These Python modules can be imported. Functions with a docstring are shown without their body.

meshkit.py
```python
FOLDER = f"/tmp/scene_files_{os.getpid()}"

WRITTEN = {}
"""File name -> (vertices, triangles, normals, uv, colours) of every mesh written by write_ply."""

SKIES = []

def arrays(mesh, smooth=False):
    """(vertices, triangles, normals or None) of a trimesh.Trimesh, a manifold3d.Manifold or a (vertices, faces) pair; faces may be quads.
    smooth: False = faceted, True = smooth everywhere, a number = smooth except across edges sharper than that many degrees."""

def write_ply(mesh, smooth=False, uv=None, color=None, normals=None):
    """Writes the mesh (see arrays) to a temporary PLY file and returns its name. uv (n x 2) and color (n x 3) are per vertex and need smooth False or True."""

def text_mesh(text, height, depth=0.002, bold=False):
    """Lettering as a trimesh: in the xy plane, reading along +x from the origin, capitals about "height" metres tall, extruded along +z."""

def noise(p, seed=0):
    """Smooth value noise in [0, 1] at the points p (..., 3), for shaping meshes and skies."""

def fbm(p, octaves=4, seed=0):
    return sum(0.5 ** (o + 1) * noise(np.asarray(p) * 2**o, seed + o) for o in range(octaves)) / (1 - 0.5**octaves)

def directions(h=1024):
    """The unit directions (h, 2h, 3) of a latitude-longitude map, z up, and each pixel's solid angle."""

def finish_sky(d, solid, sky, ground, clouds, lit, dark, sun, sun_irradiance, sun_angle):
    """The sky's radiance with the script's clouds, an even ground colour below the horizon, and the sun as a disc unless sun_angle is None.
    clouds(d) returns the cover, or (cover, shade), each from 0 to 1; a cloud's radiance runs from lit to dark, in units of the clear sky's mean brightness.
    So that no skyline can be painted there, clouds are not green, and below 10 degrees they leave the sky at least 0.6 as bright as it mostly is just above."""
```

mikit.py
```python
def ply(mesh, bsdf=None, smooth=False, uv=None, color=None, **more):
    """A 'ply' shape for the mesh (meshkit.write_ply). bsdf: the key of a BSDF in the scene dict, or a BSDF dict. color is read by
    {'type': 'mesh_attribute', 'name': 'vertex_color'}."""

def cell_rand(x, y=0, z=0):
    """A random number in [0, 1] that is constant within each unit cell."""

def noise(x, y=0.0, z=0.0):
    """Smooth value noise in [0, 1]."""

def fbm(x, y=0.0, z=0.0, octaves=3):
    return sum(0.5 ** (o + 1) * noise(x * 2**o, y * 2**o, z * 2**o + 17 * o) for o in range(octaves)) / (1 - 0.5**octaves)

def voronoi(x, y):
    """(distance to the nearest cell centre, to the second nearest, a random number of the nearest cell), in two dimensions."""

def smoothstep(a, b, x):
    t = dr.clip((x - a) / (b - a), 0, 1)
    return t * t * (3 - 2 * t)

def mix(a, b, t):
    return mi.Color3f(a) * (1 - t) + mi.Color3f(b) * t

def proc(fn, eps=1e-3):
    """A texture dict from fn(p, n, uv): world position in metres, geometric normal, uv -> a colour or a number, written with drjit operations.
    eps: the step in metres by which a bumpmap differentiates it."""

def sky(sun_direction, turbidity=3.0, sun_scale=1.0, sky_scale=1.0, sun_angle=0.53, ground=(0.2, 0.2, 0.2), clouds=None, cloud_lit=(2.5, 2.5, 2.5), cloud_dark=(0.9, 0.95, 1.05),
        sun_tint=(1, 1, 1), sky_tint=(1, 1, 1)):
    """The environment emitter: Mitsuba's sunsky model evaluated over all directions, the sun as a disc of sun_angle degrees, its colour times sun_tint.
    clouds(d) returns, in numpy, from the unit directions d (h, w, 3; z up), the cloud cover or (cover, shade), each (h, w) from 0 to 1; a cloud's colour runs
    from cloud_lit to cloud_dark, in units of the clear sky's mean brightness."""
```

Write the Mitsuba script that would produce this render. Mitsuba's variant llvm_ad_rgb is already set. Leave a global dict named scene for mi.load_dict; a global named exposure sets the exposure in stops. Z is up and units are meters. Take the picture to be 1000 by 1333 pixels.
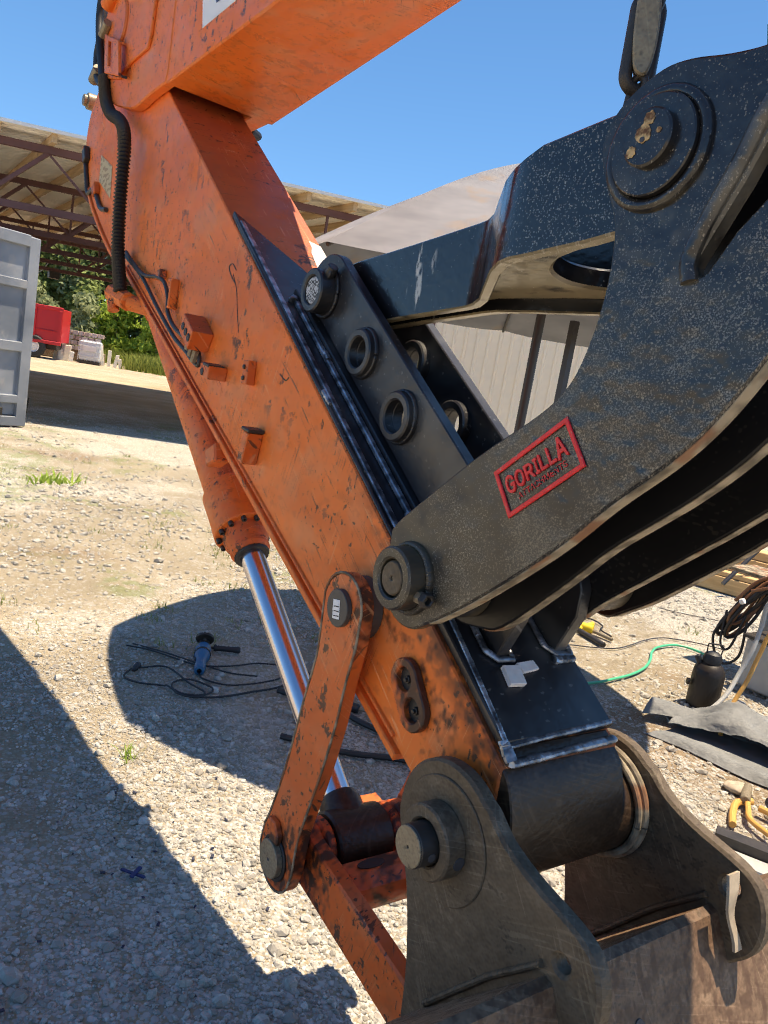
import math, numpy as np, trimesh, mitsuba as mi, drjit as dr, mikit, meshkit
import mapbox_earcut as earcut
from mikit import noise, fbm, voronoi, cell_rand, smoothstep, mix

# World: x runs along the excavator arm's plane (towards the machine's cab), y along the pins, z up, metres. Camera height 1.55.
scene, labels, used = {}, {}, set()
H = 1.55
T = mi.ScalarTransform4f

# ---------------------------------------------------------------- camera, light, exposure
EYE = np.array([0, 0, H])
FWD, UP = np.array([-0.80095, 0.57554, -0.16505]), np.array([-0.22947, -0.04047, 0.97247])
scene['camera'] = {'type': 'perspective', 'fov': 52.902, 'fov_axis': 'x', 'near_clip': 0.05, 'far_clip': 3000.0,
                   'to_world': T().look_at(origin=EYE.tolist(), target=(EYE + FWD).tolist(), up=UP.tolist())}
SUN = (0.105, 0.24, 1.0)
scene['sky'] = mikit.sky(SUN, turbidity=2.9, sun_scale=1.65, sky_scale=0.96, ground=(0.32, 0.28, 0.2), sun_tint=(1.0, 0.98, 0.92), sky_tint=(0.76, 1.10, 1.38))
exposure = 1.88

# ---------------------------------------------------------------- helpers
MU = 1.0   # metres per unit of length used by the code that follows (the machine is drawn in units of 0.861 m)
def world(m):
    if MU == 1.0: return m
    v = A(m.vertices) - [0, 0, H]
    return trimesh.Trimesh(v * MU + [0, 0, H], m.faces, process=False)
def free(base):
    k, i = base, 0
    while k in used:
        i += 1
        k = f'{base}_{i:03d}'
    used.add(k)
    return k
def thing(name, label, cat, mesh=None, mat=None, group=None, kind=None, smooth=30):
    k = free(name)
    labels[k] = {'label': label, 'category': cat}
    if group: labels[k]['group'] = group
    if kind: labels[k]['kind'] = kind
    if mesh is not None: scene[k] = mikit.ply(world(mesh), mat, smooth=smooth)
    return k
def part(parent, name, mesh, mat, label=None, kind=None, smooth=30):
    k = free(parent + '__' + name)
    scene[k] = mikit.ply(world(mesh), mat, smooth=smooth)
    if label or kind: labels[k] = {**({'label': label} if label else {}), **({'kind': kind} if kind else {})}
    return k
def struct(name, mesh, mat, label, smooth=True):
    k = free(name)
    scene[k] = mikit.ply(mesh, mat, smooth=smooth)
    labels[k] = {'label': label, 'kind': 'structure', 'category': name.replace('_', ' ')}
    return k
A = lambda x: np.asarray(x, float)
def cat(*ms):
    return trimesh.util.concatenate([m for m in ms])
def area2(P):
    return np.sum(P[:, 0] * np.roll(P[:, 1], -1) - np.roll(P[:, 0], -1) * P[:, 1]) / 2
def inset(P, d):
    """Moves each corner of the counter-clockwise ring inwards by d."""
    e0, e1 = P - np.roll(P, 1, 0), np.roll(P, -1, 0) - P
    n0 = np.c_[-e0[:, 1], e0[:, 0]] / np.maximum(np.linalg.norm(e0, axis=1), 1e-9)[:, None]
    n1 = np.c_[-e1[:, 1], e1[:, 0]] / np.maximum(np.linalg.norm(e1, axis=1), 1e-9)[:, None]
    m = n0 + n1
    m /= np.maximum(np.linalg.norm(m, axis=1), 1e-9)[:, None]
    return P + m * (d / np.maximum((m * n0).sum(1), 0.5))[:, None]
def slab(poly, c0, c1, holes=(), bev=0.003):
    """A plate: the ring poly with holes, from c0 to c1 along the third local axis, edges chamfered by bev."""
    rings = []
    for i, R in enumerate([poly, *holes]):
        R = A(R)
        if (area2(R) > 0) != (i == 0): R = R[::-1]
        rings.append(R)
    ins = [inset(R, bev) for R in rings]
    flat = np.vstack(ins)
    ends = np.cumsum([len(R) for R in rings]).astype(np.uint32)
    tri = earcut.triangulate_float64(flat, ends).reshape(-1, 3).astype(int)
    n = len(flat)
    outer = np.vstack(rings)
    if bev > 0:
        layers = [(flat, c0), (outer, c0 + bev), (outer, c1 - bev), (flat, c1)]
    else:
        layers = [(flat, c0), (flat, c1)]
    V = np.vstack([np.c_[p, np.full(n, c)] for p, c in layers])
    F = [tri[:, ::-1], tri + n * (len(layers) - 1)]
    a0 = 0
    for R in rings:
        m = len(R)
        i = a0 + np.arange(m)
        j = a0 + (np.arange(m) + 1) % m
        for l in range(len(layers) - 1):
            F += [np.c_[i + l * n, j + l * n, j + (l + 1) * n], np.c_[i + l * n, j + (l + 1) * n, i + (l + 1) * n]]
        a0 += m
    return fixed(trimesh.Trimesh(V, np.vstack(F), process=False))
def fixed(m):
    v, f = m.vertices, m.faces
    a, b, c = v[f[:, 0]], v[f[:, 1]], v[f[:, 2]]
    if np.einsum('ij,ij->i', a, np.cross(b, c)).sum() < 0:
        m = trimesh.Trimesh(v, f[:, ::-1], process=False)
    return m
def put(m, o, ax, bx, cx):
    """Local axes a, b, c laid along ax, bx, cx from o."""
    M = np.c_[A(ax), A(bx), A(cx)]
    v = m.vertices @ M.T + A(o)
    f = m.faces if np.linalg.det(M) > 0 else m.faces[:, ::-1]
    return trimesh.Trimesh(v, f, process=False)
def ext(poly, y0, y1, holes=(), bev=0.003):
    """A plate in the arm's plane: ring of (U, V), V from camera height, between y0 and y1."""
    return put(slab(poly, y0, y1, holes, bev), (0, 0, H), (1, 0, 0), (0, 0, 1), (0, 1, 0))
def circ(u, v, r, n=48, a0=0.0, a1=360.0):
    a = np.radians(np.linspace(a0, a1, n, endpoint=abs(a1 - a0) < 360))
    return np.c_[u + r * np.cos(a), v + r * np.sin(a)]
def ycyl(u, v, y0, y1, r, ri=0, bev=0.003, n=56):
    return ext(circ(u, v, r, n), y0, y1, [circ(u, v, ri, n)] if ri else [], bev)
def curve(P, per=6, closed=False):
    """Catmull-Rom through the points."""
    P = A(P)
    Q = np.vstack([P[-1:], P, P[:2]]) if closed else np.vstack([2 * P[:1] - P[1:2], P, 2 * P[-1:] - P[-2:-1]])
    out = []
    for i in range(1, len(Q) - 2):
        for t in np.arange(per) / per:
            a, b, c, d = Q[i - 1], Q[i], Q[i + 1], Q[i + 2]
            out.append(0.5 * (2 * b + (c - a) * t + (2 * a - 5 * b + 4 * c - d) * t * t + (3 * b - a - 3 * c + d) * t ** 3))
    if not closed: out.append(P[-1])
    return A(out)
def tube(P, r, n=10, caps=True, flat=1.0):
    P = A(P)
    r = np.broadcast_to(r, (len(P),))
    t = np.gradient(P, axis=0)
    t /= np.maximum(np.linalg.norm(t, axis=1), 1e-9)[:, None]
    a = np.cross(t[0], [0, 0, 1] if abs(t[0][2]) < 0.9 else [1, 0, 0])
    V = []
    for i in range(len(P)):
        a = a - t[i] * (a @ t[i])
        a /= np.linalg.norm(a)
        b = np.cross(t[i], a)
        ang = np.arange(n) * 2 * np.pi / n
        V.append(P[i] + r[i] * (np.cos(ang)[:, None] * a + flat * np.sin(ang)[:, None] * b))
    V = np.vstack(V)
    i, j = np.meshgrid(np.arange(len(P) - 1), np.arange(n), indexing='ij')
    i, j = i.ravel(), j.ravel()
    q = np.c_[i * n + j, i * n + (j + 1) % n, (i + 1) * n + (j + 1) % n, (i + 1) * n + j]
    F = [q[:, [0, 1, 2]], q[:, [0, 2, 3]]]
    if caps:
        k = len(V)
        V = np.vstack([V, P[:1], P[-1:]])
        j = np.arange(n)
        F += [np.c_[(j + 1) % n, j, np.full(n, k)], np.c_[(len(P) - 1) * n + j, (len(P) - 1) * n + (j + 1) % n, np.full(n, k + 1)]]
    return fixed(trimesh.Trimesh(V, np.vstack(F), process=False))
def cyl(p, q, r, n=24, bev=0.002, ri=0):
    p, q = A(p), A(q)
    c = (q - p) / np.linalg.norm(q - p)
    a = np.cross(c, [0, 0, 1] if abs(c[2]) < 0.9 else [1, 0, 0])
    a /= np.linalg.norm(a)
    return put(slab(circ(0, 0, r, n), 0, np.linalg.norm(q - p), [circ(0, 0, ri, n)] if ri else [], bev), p, a, np.cross(c, a), c)
def lathe(p, axis, prof, n=40):
    """Turned body: prof of (radius, height along axis) from p."""
    c = A(axis) / np.linalg.norm(axis)
    a = np.cross(c, [0, 0, 1] if abs(c[2]) < 0.9 else [1, 0, 0])
    a /= np.linalg.norm(a)
    b = np.cross(c, a)
    ang = np.arange(n) * 2 * np.pi / n
    V = np.vstack([A(p) + h * c + max(r, 1e-4) * (np.cos(ang)[:, None] * a + np.sin(ang)[:, None] * b) for r, h in prof])
    i, j = np.meshgrid(np.arange(len(prof) - 1), np.arange(n), indexing='ij')
    i, j = i.ravel(), j.ravel()
    q = np.c_[i * n + j, i * n + (j + 1) % n, (i + 1) * n + (j + 1) % n, (i + 1) * n + j]
    return fixed(trimesh.Trimesh(V, np.vstack([q[:, [0, 1, 2]], q[:, [0, 2, 3]]]), process=False))
def box(x0, x1, y0, y1, z0, z1, bev=0.004):
    return slab([(x0, y0), (x1, y0), (x1, y1), (x0, y1)], z0, z1, (), bev)
def beam(p, q, w, h, up=(0, 0, 1), bev=0.003):
    p, q = A(p), A(q)
    c = (q - p) / np.linalg.norm(q - p)
    a = np.cross(A(up), c)
    if np.linalg.norm(a) < 1e-3: a = np.cross([1, 0, 0], c)
    a /= np.linalg.norm(a)
    b = np.cross(c, a)
    return put(slab([(-w / 2, -h / 2), (w / 2, -h / 2), (w / 2, h / 2), (-w / 2, h / 2)], 0, np.linalg.norm(q - p), (), bev), p, a, b, c)
def grid(X):
    """Surface through the points X (m, n, 3)."""
    m, n = X.shape[:2]
    i, j = np.meshgrid(np.arange(m - 1), np.arange(n - 1), indexing='ij')
    i, j = i.ravel(), j.ravel()
    q = np.c_[i * n + j, i * n + j + 1, (i + 1) * n + j + 1, (i + 1) * n + j]
    return trimesh.Trimesh(X.reshape(-1, 3), np.vstack([q[:, [0, 1, 2]], q[:, [0, 2, 3]]]), process=False)
def sheet(X, th):
    """A closed cloth of thickness th through the points X (m, n, 3)."""
    m = grid(X)
    N = np.cross(np.gradient(X, axis=0), np.gradient(X, axis=1))
    N /= np.maximum(np.linalg.norm(N, axis=2), 1e-9)[..., None]
    k, n = X.shape[:2]
    low = X - N * th
    b = np.r_[np.arange(n), np.arange(1, k) * n + n - 1, (k - 1) * n + np.arange(n - 1)[::-1], np.arange(1, k - 1)[::-1] * n]
    c = np.roll(b, -1)
    o = k * n
    return fixed(trimesh.Trimesh(np.vstack([X.reshape(-1, 3), low.reshape(-1, 3)]), np.vstack([m.faces, m.faces[:, ::-1] + o, np.c_[b, c + o, c], np.c_[b, b + o, c + o]]), process=False))
def bead(P, r, seed=0, n=10, step=0.004):
    """A hand-laid weld bead along P: scale-like ripples."""
    P = A(P)
    L = np.r_[0, np.cumsum(np.linalg.norm(np.diff(P, axis=0), axis=1))]
    s = np.arange(0, L[-1], step / 2)
    Q = np.c_[[np.interp(s, L, P[:, k]) for k in range(3)]].T
    rng = np.random.default_rng(seed)
    ph = (s / (step * 2.2)) % 1.0
    rr = r * (0.94 + 0.06 * ph + 0.10 * rng.standard_normal(len(s)).cumsum() / max(1, len(s)) ** 0.5)
    rr *= 0.95 + 0.1 * rng.random(len(s))
    Q = Q + rng.standard_normal(Q.shape) * r * 0.03
    return tube(Q, np.clip(rr, r * 0.6, r * 1.4), n, flat=.7)
def rough(m, amp, freq, seed=0):
    """Small dents: moves the vertices by smooth noise."""
    v = A(m.vertices)
    d = np.stack([meshkit.fbm(v * freq + 31.7 * k, 3, seed) for k in range(3)], -1) - 0.5
    return trimesh.Trimesh(v + 2 * amp * d, m.faces, process=False)
def uv3(P, y):
    P = A(P)
    return np.c_[P[:, 0], np.full(len(P), y), P[:, 1] + H]

# ---------------------------------------------------------------- materials
def princ(name, color, rough_=0.5, bump=None, bscale=0.002, **k):
    c = color if isinstance(color, dict) else {'type': 'rgb', 'value': list(color)}
    r = rough_ if isinstance(rough_, dict) else float(rough_)
    b = {'type': 'principled', 'base_color': c, 'roughness': r, **k}
    if bump is not None: b = {'type': 'bumpmap', 'arbitrary': bump, 'scale': bscale, 'bsdf': b}
    scene[name] = {'type': 'twosided', 'bsdf': b}
    return name
def ab(p):
    return p.x + 0.41 * p.y, p.z + 0.57 * p.y
def local(p):
    """World point -> the machine's own units."""
    return mi.Point3f(p.x / 0.861, p.y / 0.861, (p.z - H) / 0.861 + H)
def streaks(p, k=1.0):
    """Fine scratches, 0..1."""
    a, b = ab(p)
    out = mi.Float(0)
    for i, (c, s, f) in enumerate(((0.83, -0.56, 1.0), (0.3, 0.95, 1.3))):
        u, v = a * c + b * s, -a * s + b * c
        m = noise(u * 4.1 * f + 7 * i, v * 6 * f, 3.0 + i)
        l = noise(u * 9 * f, v * 330 * f + 3.2 * noise(u * 5, v * 9, i), 11.0 + i)
        out = dr.maximum(out, smoothstep(0.86, 0.93, l) * smoothstep(0.58, 0.74, m))
    return out * k
def blob(p, x, z, r):
    return dr.exp(-(dr.square(p.x - x) + dr.square(p.z - H - z)) / (r * r))

def orange_fn(chip, grime, worn):
    def fn(p, n, uv):
        p = local(p)
        a, b = ab(p)
        f1, f2, f3 = fbm(p.x * 2.3, p.y * 2.3, p.z * 2.3), fbm(p.x * 9, p.y * 9, p.z * 9, 3), fbm(p.x * 40, p.y * 40, p.z * 40, 3)
        col = mix(mix((0.70, 0.130, 0.013), (0.55, 0.088, 0.010), worn), mix((0.80, 0.198, 0.030), (0.66, 0.150, 0.025), worn), f1 * 0.6 + f3 * 0.4)
        col = mix(col, (0.56, 0.27, 0.13), smoothstep(0.50, 0.78, f2) * 0.32)
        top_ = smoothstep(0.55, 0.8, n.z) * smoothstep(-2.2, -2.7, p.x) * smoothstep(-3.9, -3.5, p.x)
        col = mix(col, (0.30, 0.055, 0.022), top_ * (0.55 + 0.4 * f2))  # shade painted into the colour: darker red on the arm's upward front
        col = mix(col, (0.46, 0.09, 0.02), smoothstep(0.52, 0.8, fbm(p.x * 1.2 + 5, p.y, p.z * 4.5)) * 0.45)
        col = mix(col, (0.42, 0.10, 0.025), smoothstep(0.55, 0.75, f3) * (0.18 + 0.2 * chip))
        gr = grime * (0.14 + 1.15 * blob(p, -1.12, -0.58, 0.20) + 1.0 * blob(p, -1.48, -1.25, 0.17) + 1.0 * blob(p, -1.30, -0.42, 0.15) + 0.35 * blob(p, -4.05, 1.1, 0.2) + 0.35 * blob(p, -2.45, -0.68, 0.2) + 1.0 * blob(p, -1.02, -0.72, 0.15))
        fg = 0.42 * fbm(p.x * 11 + 3, p.y * 11, p.z * 7, 4) + 0.36 * f3 + 0.22 * noise(a * 95, b * 60)
        col = mix(col, (0.16, 0.042, 0.014), smoothstep(0.74 - 0.46 * gr, 0.88 - 0.36 * gr, fg) * 0.75)
        col = mix(col, (0.026, 0.016, 0.011), smoothstep(0.80 - 0.38 * gr, 0.93 - 0.36 * gr, fg) * 0.88)
        dist = -((p.x + 0.95) * 0.558 + (p.z - H + 0.648) * 0.83)
        smear = smoothstep(0.075, 0.0, dist + 0.06 * (f2 - 0.5) + 0.03 * (f3 - 0.5)) * smoothstep(-1.75, -1.2, p.x) * smoothstep(0.30, 0.5, 0.5 * f2 + 0.5 * f3)
        col = mix(col, (0.03, 0.018, 0.012), smear * 0.8 * min(grime * 2.4, 1.0))
        wob = noise(a * 150, b * 150) + 0.6 * noise(a * 330, b * 330)
        c1 = smoothstep(0.765, 0.82, noise(a * 34, b * 22) * 0.72 + 0.28 * wob * 0.8) * smoothstep(0.62 - 0.2 * chip, 0.80 - 0.2 * chip, fbm(a * 2.7, b * 2.7 + 9))
        c2 = smoothstep(0.825, 0.87, noise(a * 120, b * 70) * 0.8 + 0.2 * wob * 0.8) * smoothstep(0.55 - 0.15 * chip, 0.72 - 0.15 * chip, fbm(a * 3.3 + 2, b * 3.3))
        col = mix(col, (0.05, 0.028, 0.018), dr.maximum(c1, c2) * 0.9 * (1 - 0.75 * smoothstep(0.5, 0.8, -n.z)))
        col = mix(col, (0.09, 0.04, 0.02), streaks(p, 0.75))
        return mix(col, (0.80, 0.42, 0.20), streaks(p + mi.Point3f(1.7, 0.3, 2.1), 0.35))
    return fn
def orange_rough(p, n, uv):
    return 0.34 + 0.30 * fbm(p.x * 7, p.y * 7, p.z * 7) + 0.15 * smoothstep(0.5, 0.8, fbm(p.x * 30, p.y * 30, p.z * 30))
def dents(p, n, uv):
    return fbm(p.x * 45, p.y * 45, p.z * 45, 3)
P_orough, P_dents = mikit.proc(orange_rough), mikit.proc(dents, eps=2e-3)
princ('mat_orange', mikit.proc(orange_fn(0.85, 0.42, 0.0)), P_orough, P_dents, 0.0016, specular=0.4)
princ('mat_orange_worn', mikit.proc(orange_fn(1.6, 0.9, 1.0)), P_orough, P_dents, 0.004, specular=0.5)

def flecks(p, scale, dens):
    """Short pale overspray flecks, turned every way."""
    a, b = ab(p)
    d, d2, r = voronoi(a * scale, b * scale)
    w1, w2 = noise(a * scale * 1.7, b * scale * 1.7), noise(a * scale * 3.1, b * scale * 3.1 + 5)
    return smoothstep(0.40, 0.24, d + 0.55 * (w1 - 0.4) + 0.35 * (w2 - 0.5)) * dr.select(r < dens, 1.0, 0.0) * (0.35 + 0.65 * cell_rand(r * 991, 3.0, 1.0))
def thumb_fn(p, n, uv):
    p = local(p)
    lo = smoothstep(0.42, -0.10, p.z - H - 0.55 * (p.x + 0.7)) * smoothstep(-1.20, -0.85, p.x)
    big, mid = fbm(p.x * 5, p.y * 5, p.z * 5), fbm(p.x * 14 + 5, p.y * 14, p.z * 14)
    dens = 0.06 + 0.80 * lo * smoothstep(0.34, 0.62, 0.5 * big + 0.5 * mid) + 0.12 * smoothstep(0.5, 0.7, mid)
    col = mix((0.010, 0.010, 0.013), (0.022, 0.020, 0.017), big)
    col = mix(col, (0.10, 0.078, 0.043), smoothstep(-0.78, -1.10, p.x) * 0.55 * smoothstep(0.2, 0.6, fbm(p.x * 16, p.y * 16, p.z * 16)))  # olive brown towards the pivot end, painting in the ground's reflection
    rim = smoothstep(0.128, 0.10, dr.sqrt(dr.square(p.x + 0.757) + dr.square(p.z - H - 0.34)))
    col = mix(col, (0.13, 0.115, 0.08), rim * 0.4 * smoothstep(0.45, 0.7, fbm(p.x * 25, p.y * 25, p.z * 25)) * smoothstep(0.36, 0.30, p.z - H))
    slot_ = smoothstep(0.035, 0.012, dr.abs((p.x + 0.66) * 0.91 - (p.z - H - 0.215) * 0.36)) * smoothstep(0.15, 0.22, p.z - H) * smoothstep(-0.72, -0.69, p.x)
    col = mix(col, (0.15, 0.135, 0.105), slot_ * 0.55 * smoothstep(0.3, 0.6, mid))
    dens = dens * smoothstep(0.35, 0.75, dr.abs(n.y))
    f = dr.maximum(flecks(p, 250.0, dens), flecks(p + mi.Point3f(3.1, 0.7, 1.3), 430.0, dens * 1.1))
    return mix(col, (0.38, 0.335, 0.255), f * 0.55)
def thumb_rough(p, n, uv):
    return 0.13 + 0.22 * fbm(p.x * 16, p.y * 16, p.z * 16) + 0.2 * smoothstep(-0.68, -0.95, p.x)
princ('mat_plain_black', mikit.proc(lambda p, n, uv: mix((0.008, 0.008, 0.009), (0.10, 0.085, 0.06), smoothstep(0.70, 0.80, noise(p.x * 160, p.y * 160, p.z * 160)) * smoothstep(0.5, 0.65, fbm(p.x * 7, p.y * 7, p.z * 7, 3)) * 0.16)), 0.36, specular=0.4)
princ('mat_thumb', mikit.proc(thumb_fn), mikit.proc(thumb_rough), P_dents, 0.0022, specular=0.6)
def link_fn(p, n, uv):
    p = local(p)
    f = flecks(p, 270.0, 0.34 * smoothstep(-1.15, -1.02, p.x) + 0.015)
    wipe = smoothstep(0.62, 0.75, noise(p.x * 60, p.y * 10, p.z * 14)) * smoothstep(0.075, 0.04, dr.abs(p.x + 1.66)) * smoothstep(0.3, 0.6, noise(p.x * 160, p.y * 10, p.z * 60))
    bounce_tint = smoothstep(-0.25, -0.85, n.z) * smoothstep(0.15, 0.5, fbm(p.x * 16, p.y * 16, p.z * 16, 4))  # pale tan on downward faces: ground bounce painted into the colour
    col = mix((0.008, 0.008, 0.009), (0.30, 0.245, 0.15), bounce_tint * 0.85)
    return mix(col, (0.5, 0.48, 0.42), dr.maximum(f * 0.55, wipe * 0.8))
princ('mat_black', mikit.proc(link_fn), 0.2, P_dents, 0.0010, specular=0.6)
def bracket_fn(p, n, uv):
    f = flecks(p, 140.0, 0.03)
    sm = smoothstep(0.5, 0.75, fbm(p.x * 8, p.y * 8, p.z * 8))
    return mix(mix((0.014, 0.014, 0.016), (0.05, 0.049, 0.047), sm), (0.3, 0.28, 0.25), f * 0.3)
def bracket_rough(p, n, uv):
    return 0.22 + 0.3 * fbm(p.x * 9, p.y * 9, p.z * 9)
princ('mat_bracket', mikit.proc(bracket_fn), mikit.proc(bracket_rough), P_dents, 0.0010, specular=0.6)
def steel_fn(c0, c1, c2, grain=False):
    def fn(p, n, uv):
        a, b = ab(p)
        f, g, h = fbm(p.x * 4, p.y * 4, p.z * 4, 4), fbm(p.x * 46, p.y * 46, p.z * 46, 3), noise(p.x * 240, p.y * 240, p.z * 240)
        col = mix(c0, c1, dr.clip(0.1 + 0.5 * f + 0.9 * (g - 0.35), 0, 1))
        sc = mi.Float(0)
        for i, (c, s_) in enumerate(((0.9, 0.43), (-0.35, 0.94), (0.6, -0.8))):
            u, v = a * c + b * s_, -a * s_ + b * c
            sc = dr.maximum(sc, smoothstep(0.74, 0.88, noise(u * 16 + 5 * i, v * 300 + 3 * noise(u * 9, v * 14, i), i)) * smoothstep(0.52, 0.72, noise(u * 7, v * 9, 5.0 + i)))
        col = mix(col, c2, sc * 0.22 + 0.25 * smoothstep(0.6, 0.8, g)) * (0.74 + 0.5 * h)
        col = mix(col, (0.014, 0.011, 0.009), smoothstep(0.55, 0.70, 0.38 * fbm(p.x * 9 + 8, p.y * 9, p.z * 9, 3) + 0.42 * g + 0.20 * h) * 0.7)
        if grain: col = mix(col, c0, smoothstep(0.45, 0.75, noise(p.x * 90, p.y * 90, p.z * 8) * 0.6 + 0.4 * noise(p.x * 200, p.y * 200, p.z * 20)) * 0.75)
        return col
    return fn
P_pits = mikit.proc(lambda p, n, uv: fbm(p.x * 130, p.y * 130, p.z * 130, 3), eps=1e-3)
princ('mat_ear', mikit.proc(steel_fn((0.062, 0.047, 0.031), (0.145, 0.110, 0.074), (0.30, 0.24, 0.165))), 0.5, P_pits, 0.0016, specular=0.25)
princ('mat_bucket', mikit.proc(steel_fn((0.070, 0.038, 0.022), (0.23, 0.15, 0.092), (0.40, 0.29, 0.19), True)), 0.6, P_pits, 0.002, specular=0.4)
princ('mat_boss', mikit.proc(steel_fn((0.024, 0.014, 0.008), (0.055, 0.033, 0.018), (0.13, 0.085, 0.05))), 0.4, P_pits, 0.0014, specular=0.4)
princ('mat_weld', mikit.proc(lambda p, n, uv: mix((0.07, 0.075, 0.085), (0.46, 0.48, 0.52), smoothstep(0.25, 0.75, fbm(p.x * 45, p.y * 45, p.z * 45)))), 0.34, P_pits, 0.001, metallic=0.7)
princ('mat_pin', mikit.proc(steel_fn((0.17, 0.135, 0.09), (0.30, 0.25, 0.165), (0.37, 0.32, 0.21))), 0.45, P_dents, 0.002, metallic=0.25)
def edge_fn(p, n, uv):
    g = fbm(p.x * 40, p.y * 40, p.z * 40, 3)
    return mix(mix((0.10, 0.08, 0.052), (0.30, 0.245, 0.165), smoothstep(0.3, 0.7, g)), (0.20, 0.085, 0.035), smoothstep(0.55, 0.68, fbm(p.x * 17, p.y * 17, p.z * 17)) * 0.85)
princ('mat_dusty_edge', mikit.proc(edge_fn), 0.7, P_dents, 0.003)
scene['mat_chrome'] = {'type': 'roughconductor', 'material': 'Cr', 'alpha': 0.045, 'distribution': 'ggx'}
princ('mat_dark_rubber', (0.016, 0.016, 0.017), 0.5)
princ('mat_dark_metal', mikit.proc(lambda p, n, uv: mix((0.02, 0.019, 0.018), (0.06, 0.05, 0.042), fbm(p.x * 20, p.y * 20, p.z * 20))), 0.45, metallic=0.2)
princ('mat_cap_grey', (0.060, 0.056, 0.052), 0.5)
princ('mat_speckled', mikit.proc(lambda p, n, uv: mix((0.03, 0.03, 0.03), (0.45, 0.45, 0.44), smoothstep(0.42, 0.56, noise(p.x * 260, p.y * 260, p.z * 260)))), 0.5)
princ('mat_white', (0.72, 0.71, 0.69), 0.6)
princ('mat_paper', mikit.proc(lambda p, n, uv: mix((0.66, 0.58, 0.53), (0.80, 0.76, 0.72), fbm(p.x * 90, p.y * 90, p.z * 90))), 0.7)
princ('mat_ink', (0.05, 0.05, 0.055), 0.6)
princ('mat_blue_ink', (0.012, 0.022, 0.10), 0.5)
princ('mat_sticker', mikit.proc(lambda p, n, uv: mix((0.46, 0.36, 0.19), (0.30, 0.20, 0.10), smoothstep(0.5, 0.65, noise(p.x * 55, p.y * 20, p.z * 90)))), 0.6)
princ('mat_red_sign', mikit.proc(lambda p, n, uv: mix(mix((0.60, 0.012, 0.016), (0.72, 0.035, 0.035), fbm(p.x * 40, p.y * 40, p.z * 40)), (0.42, 0.33, 0.26), flecks(p, 240.0, 0.08) * 0.7)), 0.42)
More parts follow.
